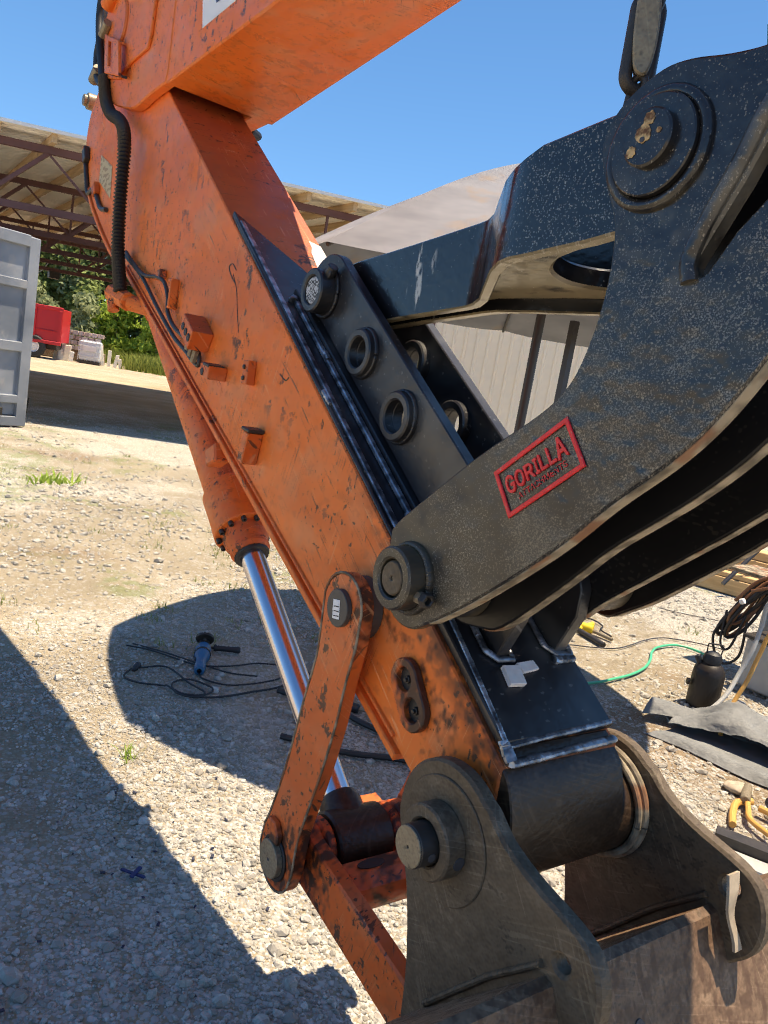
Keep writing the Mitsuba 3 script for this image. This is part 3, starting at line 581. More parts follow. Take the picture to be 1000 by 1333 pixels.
# ---- black bracket welded onto the arm's front
mk = free(ex + '__mounting_bracket')
fx = (P1[0], 0, P1[1] + H); fa, fb, fc = (TT[0], 0, TT[1]), (0, 1, 0), (NN[0], 0, NN[1])
part(mk, 'doubler', put(slab([(.93, SN + .006), (1.05, SN + .003), (2.9, SN + .012), (2.9, SF - .005), (1.55, SF - .005), (1.22, 1.20)], .0005, .022, (), .003), fx, fa, fb, fc), 'mat_bracket')
part(mk, 'base_plate', put(slab([(1.40, 1.098), (2.44, 1.108), (2.44, 1.352), (1.40, 1.345)], .0225, .046, (), .003), fx, fa, fb, fc), 'mat_bracket')
def wstrip(s0, s1, y0, y1, w, n0, n1):
    return put(slab([(s0, y0), (s1, y1), (s1, y1 + w), (s0, y0 + w)], n0, n1, (), .003), fx, fa, fb, fc)
def sbead(pts, r, seed):
    return bead([sn3(*p) for p in pts], r, seed)
part(mk, 'weld_run', rough(wstrip(1.0, 2.46, SN + .006, SN + .004, .018, .0225, .0285), .0, 1), 'mat_weld')
part(mk, 'weld_bead', sbead([(.97, .012, SN + .010), (1.5, .012, SN + .002), (2.45, .012, SN + .003)], .007, 5), 'mat_bracket')
part(mk, 'weld_bead', sbead([(2.05, .018, SN + .020), (2.44, .018, SN + .022)], .008, 15), 'mat_weld')
part(mk, 'weld_run', wstrip(1.44, 2.34, 1.082, 1.088, .017, .0225, .036), 'mat_weld')
part(mk, 'weld_bead', sbead([(1.43, .028, 1.095), (1.45, .03, 1.080)], .016, 26), 'mat_weld')
part(mk, 'weld_bead', sbead([(1.86, .016, 1.040), (1.92, .018, 1.038)], .013, 36), 'mat_weld')
part(mk, 'weld_bead', sbead([(1.70, .032, 1.094), (1.735, .032, 1.094)], .013, 46), 'mat_weld')
part(mk, 'weld_bead', sbead([(2.32, .032, 1.096), (2.35, .034, 1.097)], .018, 56), 'mat_weld')
part(mk, 'weld_bead', sbead([(2.60, .022, 1.068), (2.75, .022, 1.058), (2.905, .020, 1.048)], .008, 7), 'mat_weld')
part(mk, 'weld_bead', sbead([(2.905, .016, 1.05), (2.90, .018, 1.15), (2.892, .018, 1.356)], .0085, 8), 'mat_weld')
part(mk, 'weld_bead', sbead([(2.935, .004, 1.05), (2.932, .004, 1.15), (2.925, .004, 1.356)], .0105, 9), 'mat_weld')
part(mk, 'weld_bead', sbead([(2.895, .02, 1.043), (2.935, .01, 1.048)], .012, 18), 'mat_weld')
part(mk, 'scorched_band', put(slab([(2.9, SN + .01), (2.935, SN + .01), (2.935, SF - .01), (2.9, SF - .01)], -.012, .003, (), .004), fx, fa, fb, fc), 'mat_boss')
prof = np.vstack([[(1.42, .047), (1.405, .085)], circ(1.528, .120, .112, 12, 195, 80)[:, :], [(1.70, .228), (2.50, .228), (2.60, .215), (2.665, .18), (2.70, .13), (2.715, .07), (2.722, .047)]])
prof2 = np.vstack([[(1.42, .047), (1.405, .085)], circ(1.528, .120, .112, 12, 195, 80), [(1.70, .228), (2.50, .228), (2.60, .215), (2.665, .18), (2.70, .13), (2.715, .05), (2.722, .023), (2.48, .023), (2.45, .047)]])
holes = [sn(circ(s_, n_, .0405, 28)) for s_, n_ in ((1.823, .130), (2.081, .131))]
NB0, NB1, FB0, FB1 = 1.125, 1.158, 1.300, 1.335
part(mk, 'ear_plate', ext(sn(prof2), NB0, NB1, holes, .003), 'mat_bracket')
part(mk, 'ear_plate', ext(sn(prof2), FB0, FB1, holes, .003), 'mat_bracket')
for s_, n_ in ((1.823, .130), (2.081, .131)):
    c = sn([(s_, n_)])[0]
    part(mk, 'hole_collar', ycyl(c[0], c[1], NB0 - .026, NB0 + .004, .062, .0405, .004), 'mat_bracket')
    part(mk, 'collar_weld', bead(np.vstack([uv3(circ(c[0], c[1], .064, 40), NB0 - .003), uv3(circ(c[0], c[1], .064, 40)[:1], NB0 - .003)]), .008, 11 + int(s_ * 10)), 'mat_bracket')
    part(mk, 'hole_collar', ycyl(c[0], c[1], FB0 - .026, FB0 + .004, .062, .0405, .004), 'mat_bracket')
G = sn([(1.528, .120)])[0]
part(mk, 'upper_pin_hub', ycyl(G[0], G[1], 1.071, NB0 + .002, .0625, .040, .004), 'mat_bracket')
part(mk, 'upper_pin_weld', bead(np.vstack([uv3(circ(G[0], G[1], .065, 40), NB0 - .004), uv3(circ(G[0], G[1], .065, 40)[:1], NB0 - .004)]), .009, 12), 'mat_bracket')
part(mk, 'upper_pin', ycyl(G[0], G[1], 1.076, 1.35, .0385, 0, .002), 'mat_speckled')
part(mk, 'retaining_bolt', cat(ycyl(G[0] + .045, G[1] + .052, 1.088, 1.10, .020, .010, .003, 20), cyl((G[0] + .03, 1.10, G[1] + .035 + H), (G[0] + .06, 1.10, G[1] + .07 + H), .016, 16)), 'mat_bracket')
for (y0, y1, sd) in ((NB0, NB1, 1), (FB0, FB1, 2)):
    part(mk, 'weld_bead', sbead([(2.46, .03, y0 - .008), (2.60, .03, y0 - .014), (2.70, .03, y0 - .018), (2.725, .03, y0 + .005), (2.728, .03, y1 + .012), (2.70, .03, y1 + .014), (2.60, .03, y1 + .010)], .0075, 20 + sd), 'mat_weld')
part(mk, 'weld_bead', sbead([(2.735, .025, 1.29), (2.735, .025, 1.35)], .014, 23), 'mat_weld')

# ================================================================ THUMB
low = curve([(-1.086, -.446), (-.958, -.354), (-.803, -.220), (-.711, -.123), (-.630, -.046), (-.576, .020), (-.528, .103), (-.480, .20), (-.435, .33), (-.405, .47), (-.37, .60)], 4)
upp = curve([(-.40, .68), (-.46, .585), (-.53, .515), (-.580, .487), (-.626, .478), (-.677, .479), (-.735, .486), (-.780, .482), (-.826, .458), (-.855, .425), (-.862, .385), (-.840, .334), (-.809, .275), (-.800, .195), (-.809, .112), (-.833, .042), (-.884, -.012), (-1.009, -.102), (-1.18, -.245), (-1.218, -.285)], 4)
tip = [(-.33, .72), (-.35, .74)]
ring = np.vstack([circ(Ap[0], Ap[1], .098, 14, 152, 290), low[1:], tip, upp])
slot = np.vstack([circ(-.648, .213, .0125, 8, 150, 330), [(-.610, .255), (-.575, .297), (-.535, .36), (-.50, .44), (-.49, .50), (-.52, .485), (-.552, .44), (-.596, .365), (-.615, .315), (-.638, .265)]])
P2L = [(-1.078, -.449), (-1.015, -.425), (-.893, -.304), (-.810, -.214), (-.738, -.150), (-.686, -.104), (-.631, -.048), (-.587, .007), (-.53, .09), (-.47, .22), (-.42, .40), (-.37, .60)]
P3L = [(-1.075, -.447), (-1.018, -.385), (-.919, -.297), (-.840, -.227), (-.775, -.169), (-.715, -.111), (-.65, -.045), (-.56, .06), (-.47, .22), (-.42, .40), (-.37, .60)]
P4L = [(-1.10, -.451), (-1.063, -.425), (-.999, -.379), (-.890, -.283), (-.833, -.231), (-.781, -.180), (-.68, -.08), (-.57, .045), (-.47, .22), (-.42, .40), (-.37, .60)]
TH = [(.900, .930), (1.050, 1.080), (1.335, 1.365), (1.485, 1.515)]
th = thing('thumb_attachment', 'black speckled hydraulic thumb plates with a red framed nameplate, hanging from a chain', 'grapple thumb')
plates = []
lows = [low, curve(P2L, 4), curve(P3L, 4), curve(P4L, 4)]
for i, (y0, y1) in enumerate(TH):
    ring_i = ring if i == 0 else np.vstack([circ(Ap[0], Ap[1], .098, 14, 152, 280), lows[i], tip, upp])
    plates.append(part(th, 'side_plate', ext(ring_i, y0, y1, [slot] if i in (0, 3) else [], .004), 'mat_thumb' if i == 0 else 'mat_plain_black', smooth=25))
    part(plates[i], 'worn_edge', strip_(lows[i][1:], -.0022, y0 + .002, y1 - .002), 'mat_dusty_edge')
p0 = plates[0]
part(p0, 'slot_weld', tube(uv3(curve([(-.50, .60), (-.560, .485), (-.604, .400), (-.625, .340), (-.652, .275), (-.668, .222), (-.660, .192)], 6), .9015), .0125, 12), 'mat_thumb', smooth=60)
part(th, 'hub', ycyl(Ap[0], Ap[1], .850, .902, .0608, .0375, .004), 'mat_thumb')
part(th, 'hub_weld', bead(np.vstack([uv3(circ(Ap[0], Ap[1], .0645, 40), .8965), uv3(circ(Ap[0], Ap[1], .0645, 40)[:1], .8965)]), .010, 31), 'mat_thumb')
part(th, 'pivot_pin', ycyl(Ap[0], Ap[1], .857, 1.53, .0345, 0, .003), 'mat_thumb')
part(th, 'pivot_pin_end', cat(ycyl(Ap[0], Ap[1], .8535, .8575, .0325, .0045, .002)), 'mat_ear')
bt = A((Ap[0] + .062, Ap[1] - .018))
part(th, 'retaining_bolt', cyl((bt[0] - .02, .878, bt[1] + H), (bt[0] + .012, .878, bt[1] + H), .012, 6), 'mat_dusty_edge')
part(th, 'retaining_nut', cyl((bt[0] + .010, .880, bt[1] + H), (bt[0] + .026, .880, bt[1] + H), .015, 6, .002, .008), 'mat_dark_metal')
part(th, 'spacer_boss', ycyl(Ap[0], Ap[1], .9305, 1.0495, .080, 0, .004), 'mat_thumb')
part(th, 'spacer_boss', ycyl(Ap[0], Ap[1], 1.3655, 1.4845, .080, 0, .004), 'mat_thumb')
part(th, 'bearing_tube', ycyl(Ap[0], Ap[1], 1.0805, 1.124, .068, 0, .004), 'mat_thumb')
part(th, 'upper_pin', ycyl(Hp[0], Hp[1], .870, 1.545, .0393, 0, .003), 'mat_thumb')
part(th, 'upper_pin_washer', ycyl(Hp[0], Hp[1] - .006, .883, .9005, .068, 0, .002), 'mat_thumb')
part(th, 'upper_pin_weld', tube(np.vstack([uv3(circ(Hp[0], Hp[1] - .008, .0755, 48), .8985), uv3(circ(Hp[0], Hp[1] - .008, .0755, 48)[:2], .8985)]), .0095, 10), 'mat_thumb', smooth=60)
rng = np.random.default_rng(4)
def splat(c, r, y, d, seed):
    g = np.random.default_rng(seed)
    a = np.linspace(0, 2 * np.pi, 26, endpoint=False)
    q = r * (0.7 + 0.5 * g.random(26))
    q = (q + np.roll(q, 1)) / 2
    return ext(np.c_[c[0] + q * np.cos(a), c[1] + q * np.sin(a) * 1.1], y - d, y, (), .0003)
part(th, 'rust_spot', cat(splat(Hp + (-.006, .004), .0125, .8697, .0012, 1), splat(Hp + (.0, .024), .009, .8696, .0011, 2), splat(Hp + (-.02, -.018), .008, .8695, .001, 3), splat(Hp + (.020, .006), .004, .8694, .001, 5)), 'mat_rust_spot', label='patch of orange rust and grease on the thumb pin')
part(th, 'pin_centre', ycyl(Hp[0] - .004, Hp[1] - .004, .8672, .8684, .004, 0, .0002, 10), 'mat_ink')
# plates that tie the side plates together, shaped to block sun; last bar added
inner = curve([(-.52, .44), (-.62, .445), (-.72, .43)], 4)
tie = curve([(-1.165, -.262), (-1.09, -.205), (-1.01, -.150), (-.93, -.085), (-.865, -.03), (-.80, .03), (-.775, .08)], 4)
part(th, 'tie_plate', strip_(tie, -.02, .9305, 1.0495), 'mat_thumb'); part(th, 'tie_plate', strip_(tie, -.02, 1.3655, 1.4845), 'mat_thumb')
tie2 = curve([(-1.06, -.235), (-.99, -.17), (-.92, -.115), (-.84, -.045), (-.74, .05), (-.66, .16), (-.61, .28)], 4)
part(th, 'cross_plate', strip_(tie2, -.02, 1.0805, 1.3345), 'mat_thumb')
tie3 = curve([(-.66, .42), (-.56, .43), (-.47, .50)], 4)
part(th, 'shade_bar', ext([(-.66, .488), (-.50, .545), (-.34, .70), (-.36, .76), (-.50, .60), (-.67, .53)], .95, 1.70, (), .004), 'mat_thumb')  # unseen wide bar, added to shade the bucket shell
# nameplate
q0, qx, qy = A((-.898, -.183)), A((.137, .113)), A((-.0617, .0505))   # lower left corner and the two sides, (U, V)
ux, uy = qx / np.linalg.norm(qx), None
q00, q10, q11, q01 = A((-.900, -.186)), A((-.764, -.073)), A((-.826, -.001)), A((-.961, -.135))
ux = (q10 - q00) / np.linalg.norm(q10 - q00); uy = A((-ux[1], ux[0]))
wid, hei = np.linalg.norm(q10 - q00), float(np.mean([(q01 - q00) @ uy, (q11 - q10) @ uy]))
sg = part(th, 'nameplate', put(cat(slab([(0, 0), (wid, 0), (wid, hei), (0, hei)], 0, .004, [[(.008, .008), (wid - .008, .008), (wid - .008, hei - .008), (.008, hei - .008)]], .0012)), (q00[0], .8997, q00[1] + H), (ux[0], 0, ux[1]), (uy[0], 0, uy[1]), (0, -1, 0)), 'mat_red_sign', label='raised red frame of the GORILLA nameplate')
def word(text, x, y, height, width, mat, name, arch=0.0, depth=.0032):
    m = meshkit.text_mesh(text, height, depth, bold=True)
    v = A(m.vertices); lo, hi = v[:, 0].min(), v[:, 0].max()
    t = (v[:, 0] - lo) / (hi - lo)
    v[:, 1] *= 1 + arch * (2 * t - 1) ** 2
    v[:, 1] += .10 * height * np.sin(t * 9.0) * (arch > 0)
    v[:, 0] = x + t * width
    v[:, 1] += y
    m = trimesh.Trimesh(v, m.faces, process=False)
    part(th, name, put(m, (q00[0], .8997, q00[1] + H), (ux[0], 0, ux[1]), (uy[0], 0, uy[1]), (0, -1, 0)), mat, smooth=False, label=f'raised red lettering {text}')
for i, ch in enumerate('GORILLA'):
    w = [.020, .020, .019, .009, .016, .016, .022][i]
    x = [.017, .040, .063, .085, .097, .116, .134][i]
    h = [.029, .027, .025, .025, .026, .028, .033][i]
    m = meshkit.text_mesh(ch, h, .0032, bold=True)
    v = A(m.vertices); v[:, 0] = x * wid / .177 + (v[:, 0] - v[:, 0].min()) / np.ptp(v[:, 0]) * w * wid / .177; v[:, 1] += hei * .42 - (h - .026) * .3
    part(sg, 'letter', put(trimesh.Trimesh(v, m.faces, process=False), (q00[0], .8997, q00[1] + H), (ux[0], 0, ux[1]), (uy[0], 0, uy[1]), (0, -1, 0)), 'mat_red_sign', smooth=False)
m = meshkit.text_mesh('ATTACHMENTS', .0105, .0012, bold=False)
v = A(m.vertices); v[:, 0] = .034 * wid / .177 + (v[:, 0] - v[:, 0].min()) / np.ptp(v[:, 0]) * .112 * wid / .177; v[:, 1] += hei * .21
part(sg, 'small_lettering', put(trimesh.Trimesh(v, m.faces, process=False), (q00[0], .8997, q00[1] + H), (ux[0], 0, ux[1]), (uy[0], 0, uy[1]), (0, -1, 0)), 'mat_red_worn', smooth=False, label='worn red lettering ATTACHMENTS')

# ================================================================ BRACE LINK between bracket and thumb
def loft(st, th_):
    """Arm of the brace: stations (U, Vtop, Vbottom, y of the near face)."""
    st = A(st)
    V = []
    for u, vt, vb, y in st:
        b = .004
        V += [(u, y, vt - b), (u, y + b, vt), (u, y + th_ - b, vt), (u, y + th_, vt - b), (u, y + th_, vb + b), (u, y + th_ - b, vb), (u, y + b, vb), (u, y, vb + b)]
    V = A(V); V[:, 2] += H
    n = len(st); i, j = np.meshgrid(np.arange(n - 1), np.arange(8), indexing='ij'); i, j = i.ravel(), j.ravel()
    q = np.c_[i * 8 + j, i * 8 + (j + 1) % 8, (i + 1) * 8 + (j + 1) % 8, (i + 1) * 8 + j]
    cap = [[0, k, k + 1] for k in range(1, 7)]
    F = np.vstack([q[:, [0, 1, 2]], q[:, [0, 2, 3]], A(cap).astype(int), A(cap).astype(int)[:, ::-1] + 8 * (n - 1)])
    return fixed(trimesh.Trimesh(V, F, process=False))
st1 = [(-2.105, .235, .185, 1.175), (-2.095, .265, .155, 1.175), (-2.06, .300, .130, 1.175), (-1.968, .318, .133, 1.175), (-1.72, .352, .166, 1.175), (-1.46, .390, .198, 1.175), (-1.42, .394, .203, 1.168), (-1.36, .397, .210, 1.135), (-1.17, .405, .234, .990), (-1.11, .410, .241, .955), (-1.075, .420, .246, .946), (-1.04, .434, .249, .945), (-.90, .455, .266, .945), (-.76, .466, .290, .945), (-.70, .450, .31, .945), (-.672, .41, .345, .945)]
st2 = [(u, a, b, 2 * 1.222 - y - .030) for u, a, b, y in st1]
bl = thing('brace_link', 'black forked brace link pinned between the arm bracket and the thumb top', 'link')
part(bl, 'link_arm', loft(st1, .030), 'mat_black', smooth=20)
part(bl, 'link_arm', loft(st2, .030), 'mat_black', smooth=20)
yc = 1.222
def yin(u):
    return np.interp(u, [s_[0] for s_ in st1], [s_[3] for s_ in st1]) + .028
us = np.array([-1.95, -1.42, -1.30, -1.17, -1.075, -.86])
near = [(u, yin(u)) for u in us]
far = [(u, 2 * yc - yin(u)) for u in us[::-1]]
sl = np.vstack([[(-.86, 1.385), (-1.04, 1.38)], curve([(-1.13, 1.36), (-1.18, 1.305), (-1.195, 1.23), (-1.165, 1.15), (-1.10, 1.095), (-1.04, 1.075)], 5), [(-.95, 1.06), (-.86, 1.055)]])
pl = np.vstack([near, sl[::-1], far])
web = slab(pl, 0, .045, (), .006)
v = A(web.vertices); v[:, 2] += np.interp(v[:, 0], [-1.95, -1.42, -1.045, -.8], [.17, .232, .285, .315]) + H
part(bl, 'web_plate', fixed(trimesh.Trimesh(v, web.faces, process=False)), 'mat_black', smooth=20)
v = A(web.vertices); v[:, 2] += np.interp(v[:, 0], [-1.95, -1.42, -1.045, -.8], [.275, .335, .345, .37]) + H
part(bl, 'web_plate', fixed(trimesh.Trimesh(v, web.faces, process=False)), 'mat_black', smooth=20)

# ================================================================ LIFTING CHAIN
ch = thing('lifting_chain', 'rusty forged lifting chain holding up the thumb', 'chain')
def chain_link(c, ax, turn, Lk, w, r, name='link', mat='mat_dark_metal'):
    ax = A(ax) / np.linalg.norm(ax)
    a = np.cross(ax, (0, 1, 0)); a /= np.linalg.norm(a); b = np.cross(ax, a)
    sd = math.cos(turn) * a + math.sin(turn) * b
    P = [c + ax * (Lk / 2 - w / 2) + (w / 2) * (math.cos(t) * sd + math.sin(t) * ax) for t in np.linspace(0, np.pi, 12)]
    P += [c - ax * (Lk / 2 - w / 2) + (w / 2) * (math.cos(t) * sd + math.sin(t) * ax) for t in np.linspace(np.pi, 2 * np.pi, 12)]
    P = A(P + P[:2])
    part(ch, name, tube(P, r, 12, caps=False), mat, smooth=60)
cx = A((-.912, 1.0, H))
chain_link(cx + (.004, 0, .503), (.08, 0, 1), .2, .058, .022, .006)
for k, (tw, Lk, w_, r_) in enumerate(((1.2, .135, .040, .0105), (.1, .11, .036, .009), (1.4, .11, .036, .009), (.1, .11, .036, .009), (1.4, .11, .036, .009))):
    chain_link(cx + (-.003 - .004 * k, 0, .580 + .098 * k), (-.03, .0, 1), tw, Lk, w_, r_)
hk = curve([(-.010, -.050), (.008, -.056), (.019, -.02), (.021, .03), (.015, .09), (.004, .12), (-.012, .10), (-.017, .03), (-.016, -.02)], 5, True)
for dd, mt in ((0, 'mat_pin'), (.017, 'mat_dark_metal')):
    part(ch, 'hook_plate', put(slab(hk, -.0065, .0065, (), .003), cx + A((.010, -.014, .586)) + A((-.62, .75, 0)) * dd, (.72, .66, .12), (-.03, -.12, 1), (.66, -.74, 0)), mt, label='worn grey clevis plate on the chain' if not dd else None)
part(ch, 'shackle', tube(A([(-.895, .985, H + .43), (-.905, .99, H + .48), (-.912, 1.0, H + .50), (-.918, 1.01, H + .48), (-.915, 1.015, H + .43)]), .009, 10), 'mat_dark_metal')

# ================================================================ BUCKET
bk = thing('excavator_bucket', 'brown bare steel digging bucket with two tall ears around the arm end', 'bucket')
er = np.vstack([circ(D[0], D[1], .147, 26, 192, 56), curve([(-.880, -.718), (-.830, -.752), (-.759, -.775), (-.69, -.787), (-.645, -.797), (-.612, -.815), (-.590, -.850), (-.582, -.895), (-.590, -.940), (-.615, -.975), (-.66, -1.02)], 4), [(-.68, -1.30)], [(-1.0, -1.40)], curve([(-1.006, -1.272), (-1.022, -1.134), (-1.058, -1.004), (-1.095, -.925)], 4)])
EN, EF = (.971, 1.006), (1.440, 1.475)
e0 = part(bk, 'ear', ext(er, *EN, [circ(-.665, -.862, .016, 16)], .006), 'mat_ear', smooth=25)
e1 = part(bk, 'ear', ext(er, *EF, [circ(-.662, -.845, .020, 16)], .006), 'mat_ear', smooth=25)
part(e0, 'hub_ring', ycyl(D[0], D[1] - .004, .9670, .9712, .1215, 0, .002, 64), 'mat_ear')
part(e0, 'collar', ext(circ(D[0], D[1], .0712, 56), .9225, .9680, [circ(D[0], D[1], .044, 40)], .004), 'mat_ear')
part(e0, 'collar_hole', cyl((D[0] + .069, .952, D[1] + H - .006), (D[0] + .0722, .952, D[1] + H - .006), .013, 20, .0005), 'mat_ink')
part(e0, 'pin', ycyl(D[0], D[1], .8875, 1.5, .0402, 0, .003), 'mat_dark_metal')
part(e0, 'pin_face', ycyl(D[0], D[1], .8845, .8880, .0385, .003, .001), 'mat_pin', label='bare round end of the bucket pin')
part(e0, 'pin_hole', cyl((D[0] + .038, .912, D[1] + H - .004), (D[0] + .0412, .912, D[1] + H - .004), .0085, 16, .0005), 'mat_ink')
part(e1, 'hub_ring', ycyl(D[0], D[1] - .004, 1.436, 1.441, .1215, 0, .002, 64), 'mat_ear')
ringp = lambda r, y, rr_, a0=-95, a1=85: tube(uv3(circ(D[0], D[1], r, 60, a0, a1), y), rr_, 10)
part(e1, 'seal_ring', tube(uv3(circ(D[0], D[1], .121, 60, 0, 359), 1.428), .009, 10), 'mat_dusty_edge')
part(e1, 'seal_ring', tube(uv3(circ(D[0], D[1], .117, 60, 0, 359), 1.411), .008, 10), 'mat_dusty_edge')
shell = [(-.690, -.900), (-.672, -.906), (-.630, -.985), (-.555, -1.13), (-.45, -1.33), (-.33, -1.535), (-1.0, -1.535), (-.975, -1.33), (-.955, -1.192)]
sh = part(bk, 'shell', rough(ext(shell, .70, 1.83, [], .006), .0, 1), 'mat_bucket', smooth=25)
part(sh, 'side_plate', ext(np.vstack([shell[:6], [(-.31, -1.54)], shell[6:]]) + [0, -.002], 1.8305, 1.856, (), .004), 'mat_bucket')
part(sh, 'side_plate', ext(np.vstack([shell[:6], [(-.31, -1.54)], shell[6:]]) + [0, -.002], .674, .6995, (), .004), 'mat_bucket')
# drain hole and welds
part(sh, 'face_hole', put(slab(circ(0, 0, .016, 18) * [1, 1.5], 0, .002, (), .0005), (-.6125, 1.16, H - 1.019), (0, 1, 0), (-.46, 0, .888), (.888, 0, .46)), 'mat_ink')
for y in (1.4385,):
    part(sh, 'ear_weld', bead(A([(-.70, y, H - .885), (-.80, y, H - .99), (-.94, y, H - 1.165)]), .010, 61), 'mat_ear')
part(sh, 'ear_weld', bead(A([(-.70, .9695, H - .885), (-.80, .9695, H - .99), (-.94, .9695, H - 1.165)]), .010, 62), 'mat_ear')
part(e1, 'bent_tab', sheet(np.stack([np.stack([A((-.652 + .004 * k, 1.412 - .026 * j, H - .800 - .0)) + A((.003 * math.sin(k * .9), -.010 * math.sin(k * .5 + j), -.0155 * k)) for j in np.linspace(-.5, .5, 5)]) for k in range(10)]), .006), 'mat_ring', label='bent steel tab by the hole in the far ear')
# white tag magnet on the plate
tg = thing('paper_tag', 'small pinkish white L shaped tag on the black plate below the thumb pivot', 'tag')
def on_plate(poly, n0, n1):
    return put(slab(poly, n0, n1, (), .001), fx, fa, fb, fc)
part(tg, 'flap', on_plate([(2.742, 1.128), (2.745, 1.172), (2.790, 1.165), (2.787, 1.122)], .023, .036), 'mat_paper')
part(tg, 'flap', on_plate([(2.738, 1.172), (2.735, 1.222), (2.757, 1.226), (2.762, 1.178)], .024, .033), 'mat_paper')

MU = 1.0
# ================================================================ GROUND
rng = np.random.default_rng(11)
def gz(x, y):
    p = np.stack([np.asarray(x) * .55, np.asarray(y) * .55, np.zeros(np.shape(x))], -1)
    q = np.stack([np.asarray(x) * 2.6, np.asarray(y) * 2.6, np.zeros(np.shape(x))], -1)
    fade = np.clip((16 - np.hypot(x, y)) / 8, 0, 1)
    return ((meshkit.fbm(p, 3, 5) - .5) * .05 + (meshkit.fbm(q, 3, 9) - .5) * .022) * fade
nr, na = 150, 180
r_ = np.concatenate([np.linspace(0, 9, 90), 9 * (1500 / 9) ** np.linspace(0.02, 1, nr - 90)])
a_ = np.linspace(0, 2 * np.pi, na)
Rg, Ag = np.meshgrid(r_, a_, indexing='ij')
gx, gy = -3 + Rg * np.cos(Ag), 2 + Rg * np.sin(Ag)
struct('ground', fixed(grid(np.stack([gx, gy, gz(gx, gy)], -1))), 'mat_ground', 'pale gravel and tan dirt yard')

def scatter(n, x0, x1, y0, y1, rmin, rmax, sub, seed, power=2.2, keep=None):
    g = np.random.default_rng(seed)
    x, y = g.uniform(x0, x1, n), g.uniform(y0, y1, n)
    f = meshkit.fbm(np.stack([x * .9, y * .9, 0 * x], -1), 3, 21)
    ok = g.random(n) < np.clip((f - .36) * 4.2, .10, 1)
    x, y = x[ok], y[ok]
    n = len(x)
    r = rmin * (1 - g.random(n) * (1 - (rmin / rmax) ** power)) ** (-1 / power)
    base = trimesh.creation.icosphere(subdivisions=sub, radius=1.0)
    V = []
    vb = A(base.vertices)
    kinds = []
    for k in range(10):
        d = (1 + .5 * (meshkit.noise(vb * 1.3 + 17.3 * k + seed, k) - .5)) * g.uniform(.78, 1.16, len(vb))
        kinds.append(vb * d[:, None])
    kinds = A(kinds)
    ki = g.integers(0, 10, n)
    sc = np.c_[r * g.uniform(.8, 1.35, n), r * g.uniform(.7, 1.0, n), r * g.uniform(.45, .75, n)]
    th_ = g.uniform(0, 2 * np.pi, n)
    tl = g.normal(0, .25, n)
    P = kinds[ki] * sc[:, None, :]
    c, s_ = np.cos(tl)[:, None], np.sin(tl)[:, None]
    P = np.stack([P[..., 0] * c - P[..., 2] * s_, P[..., 1], P[..., 0] * s_ + P[..., 2] * c], -1)
    c, s_ = np.cos(th_)[:, None], np.sin(th_)[:, None]
    P = np.stack([P[..., 0] * c - P[..., 1] * s_, P[..., 0] * s_ + P[..., 1] * c, P[..., 2]], -1)
    P += np.stack([x, y, gz(x, y) + sc[:, 2] * .35], -1)[:, None, :]
    m = len(vb)
    F = (A(base.faces).astype(int)[None] + (np.arange(n) * m)[:, None, None]).reshape(-1, 3)
    return P.reshape(-1, 3), F
def join(*vf):
    o, V, F = 0, [], []
    for v, f in vf:
        V.append(v); F.append(f + o); o += len(v)
    return trimesh.Trimesh(np.vstack(V), np.vstack(F), process=False)
gravel = join(scatter(15000, -4.6, -.9, -.1, 3.2, .0045, .021, 1, 1, 2.6), scatter(70000, -4.8, -.9, -.1, 3.4, .003, .011, 0, 2),
              scatter(24000, -9, -1.2, -1.5, 8.5, .007, .030, 0, 3), scatter(14000, -5.5, -1.8, 2.6, 7.0, .005, .018, 0, 5), scatter(7000, -14, -5, -2, 10, .010, .035, 0, 4))
k = thing('gravel', 'loose pale crushed gravel spread over the yard', 'gravel', gravel, 'mat_stone', kind='stuff', smooth=False)

def blades(pts, h0, h1, w, seed, lean=.5):
    g = np.random.default_rng(seed)
    n = len(pts)
    h = g.uniform(h0, h1, n); a = g.uniform(0, 2 * np.pi, n); b = g.uniform(0, 2 * np.pi, n); l = h * g.uniform(.1, lean * 2, n)
    sd = np.c_[np.cos(a), np.sin(a), 0 * a] * (w * g.uniform(.6, 1.3, n))[:, None]
    top_ = np.c_[np.cos(b) * l, np.sin(b) * l, h]
    mid = top_ * [.38, .38, .62]
    V = np.stack([pts - sd, pts + sd, pts + mid - sd * .7, pts + mid + sd * .7, pts + top_], 1).reshape(-1, 3)
    o = np.arange(n)[:, None] * 5
    F = np.concatenate([o + [0, 1, 3], o + [0, 3, 2], o + [2, 3, 4]])
    return trimesh.Trimesh(V, F, process=False)
def tuft(x, y, n, r, seed):
    g = np.random.default_rng(seed)
    q = g.normal(0, r, (n, 2))
    return np.c_[x + q[:, 0], y + q[:, 1], gz(x + q[:, 0], y + q[:, 1]) - .004]
pts = []
for k in range(170):
    x, y = rng.uniform(-10.5, -3.2), rng.uniform(-1.2, 6)
    if meshkit.fbm(np.array([[x * .8 + 3, y * .8, 0.]]), 3, 77)[0] > .47: pts.append(tuft(x, y, rng.integers(8, 30), rng.uniform(.03, .10), 1000 + k))
thing('grass', 'sparse short green grass growing through the gravel', 'grass', blades(np.vstack(pts), .02, .065, .0025, 5), 'mat_grass', kind='stuff', smooth=False)
thing('grass_tuft', 'small bright grass tuft on the sunlit gravel strip beside the shadow', 'grass', blades(tuft(-2.66, .935, 26, .022, 7), .04, .085, .0028, 8), 'mat_leaf_bright', smooth=False)
thing('weed_plant', 'low green leafy weed lying on tan dirt left of the cylinder', 'weed', blades(tuft(-8.15, 1.75, 70, .12, 9), .05, .14, .012, 10, .9), 'mat_leaf_bright', smooth=False)
g = np.random.default_rng(3)
bits = []
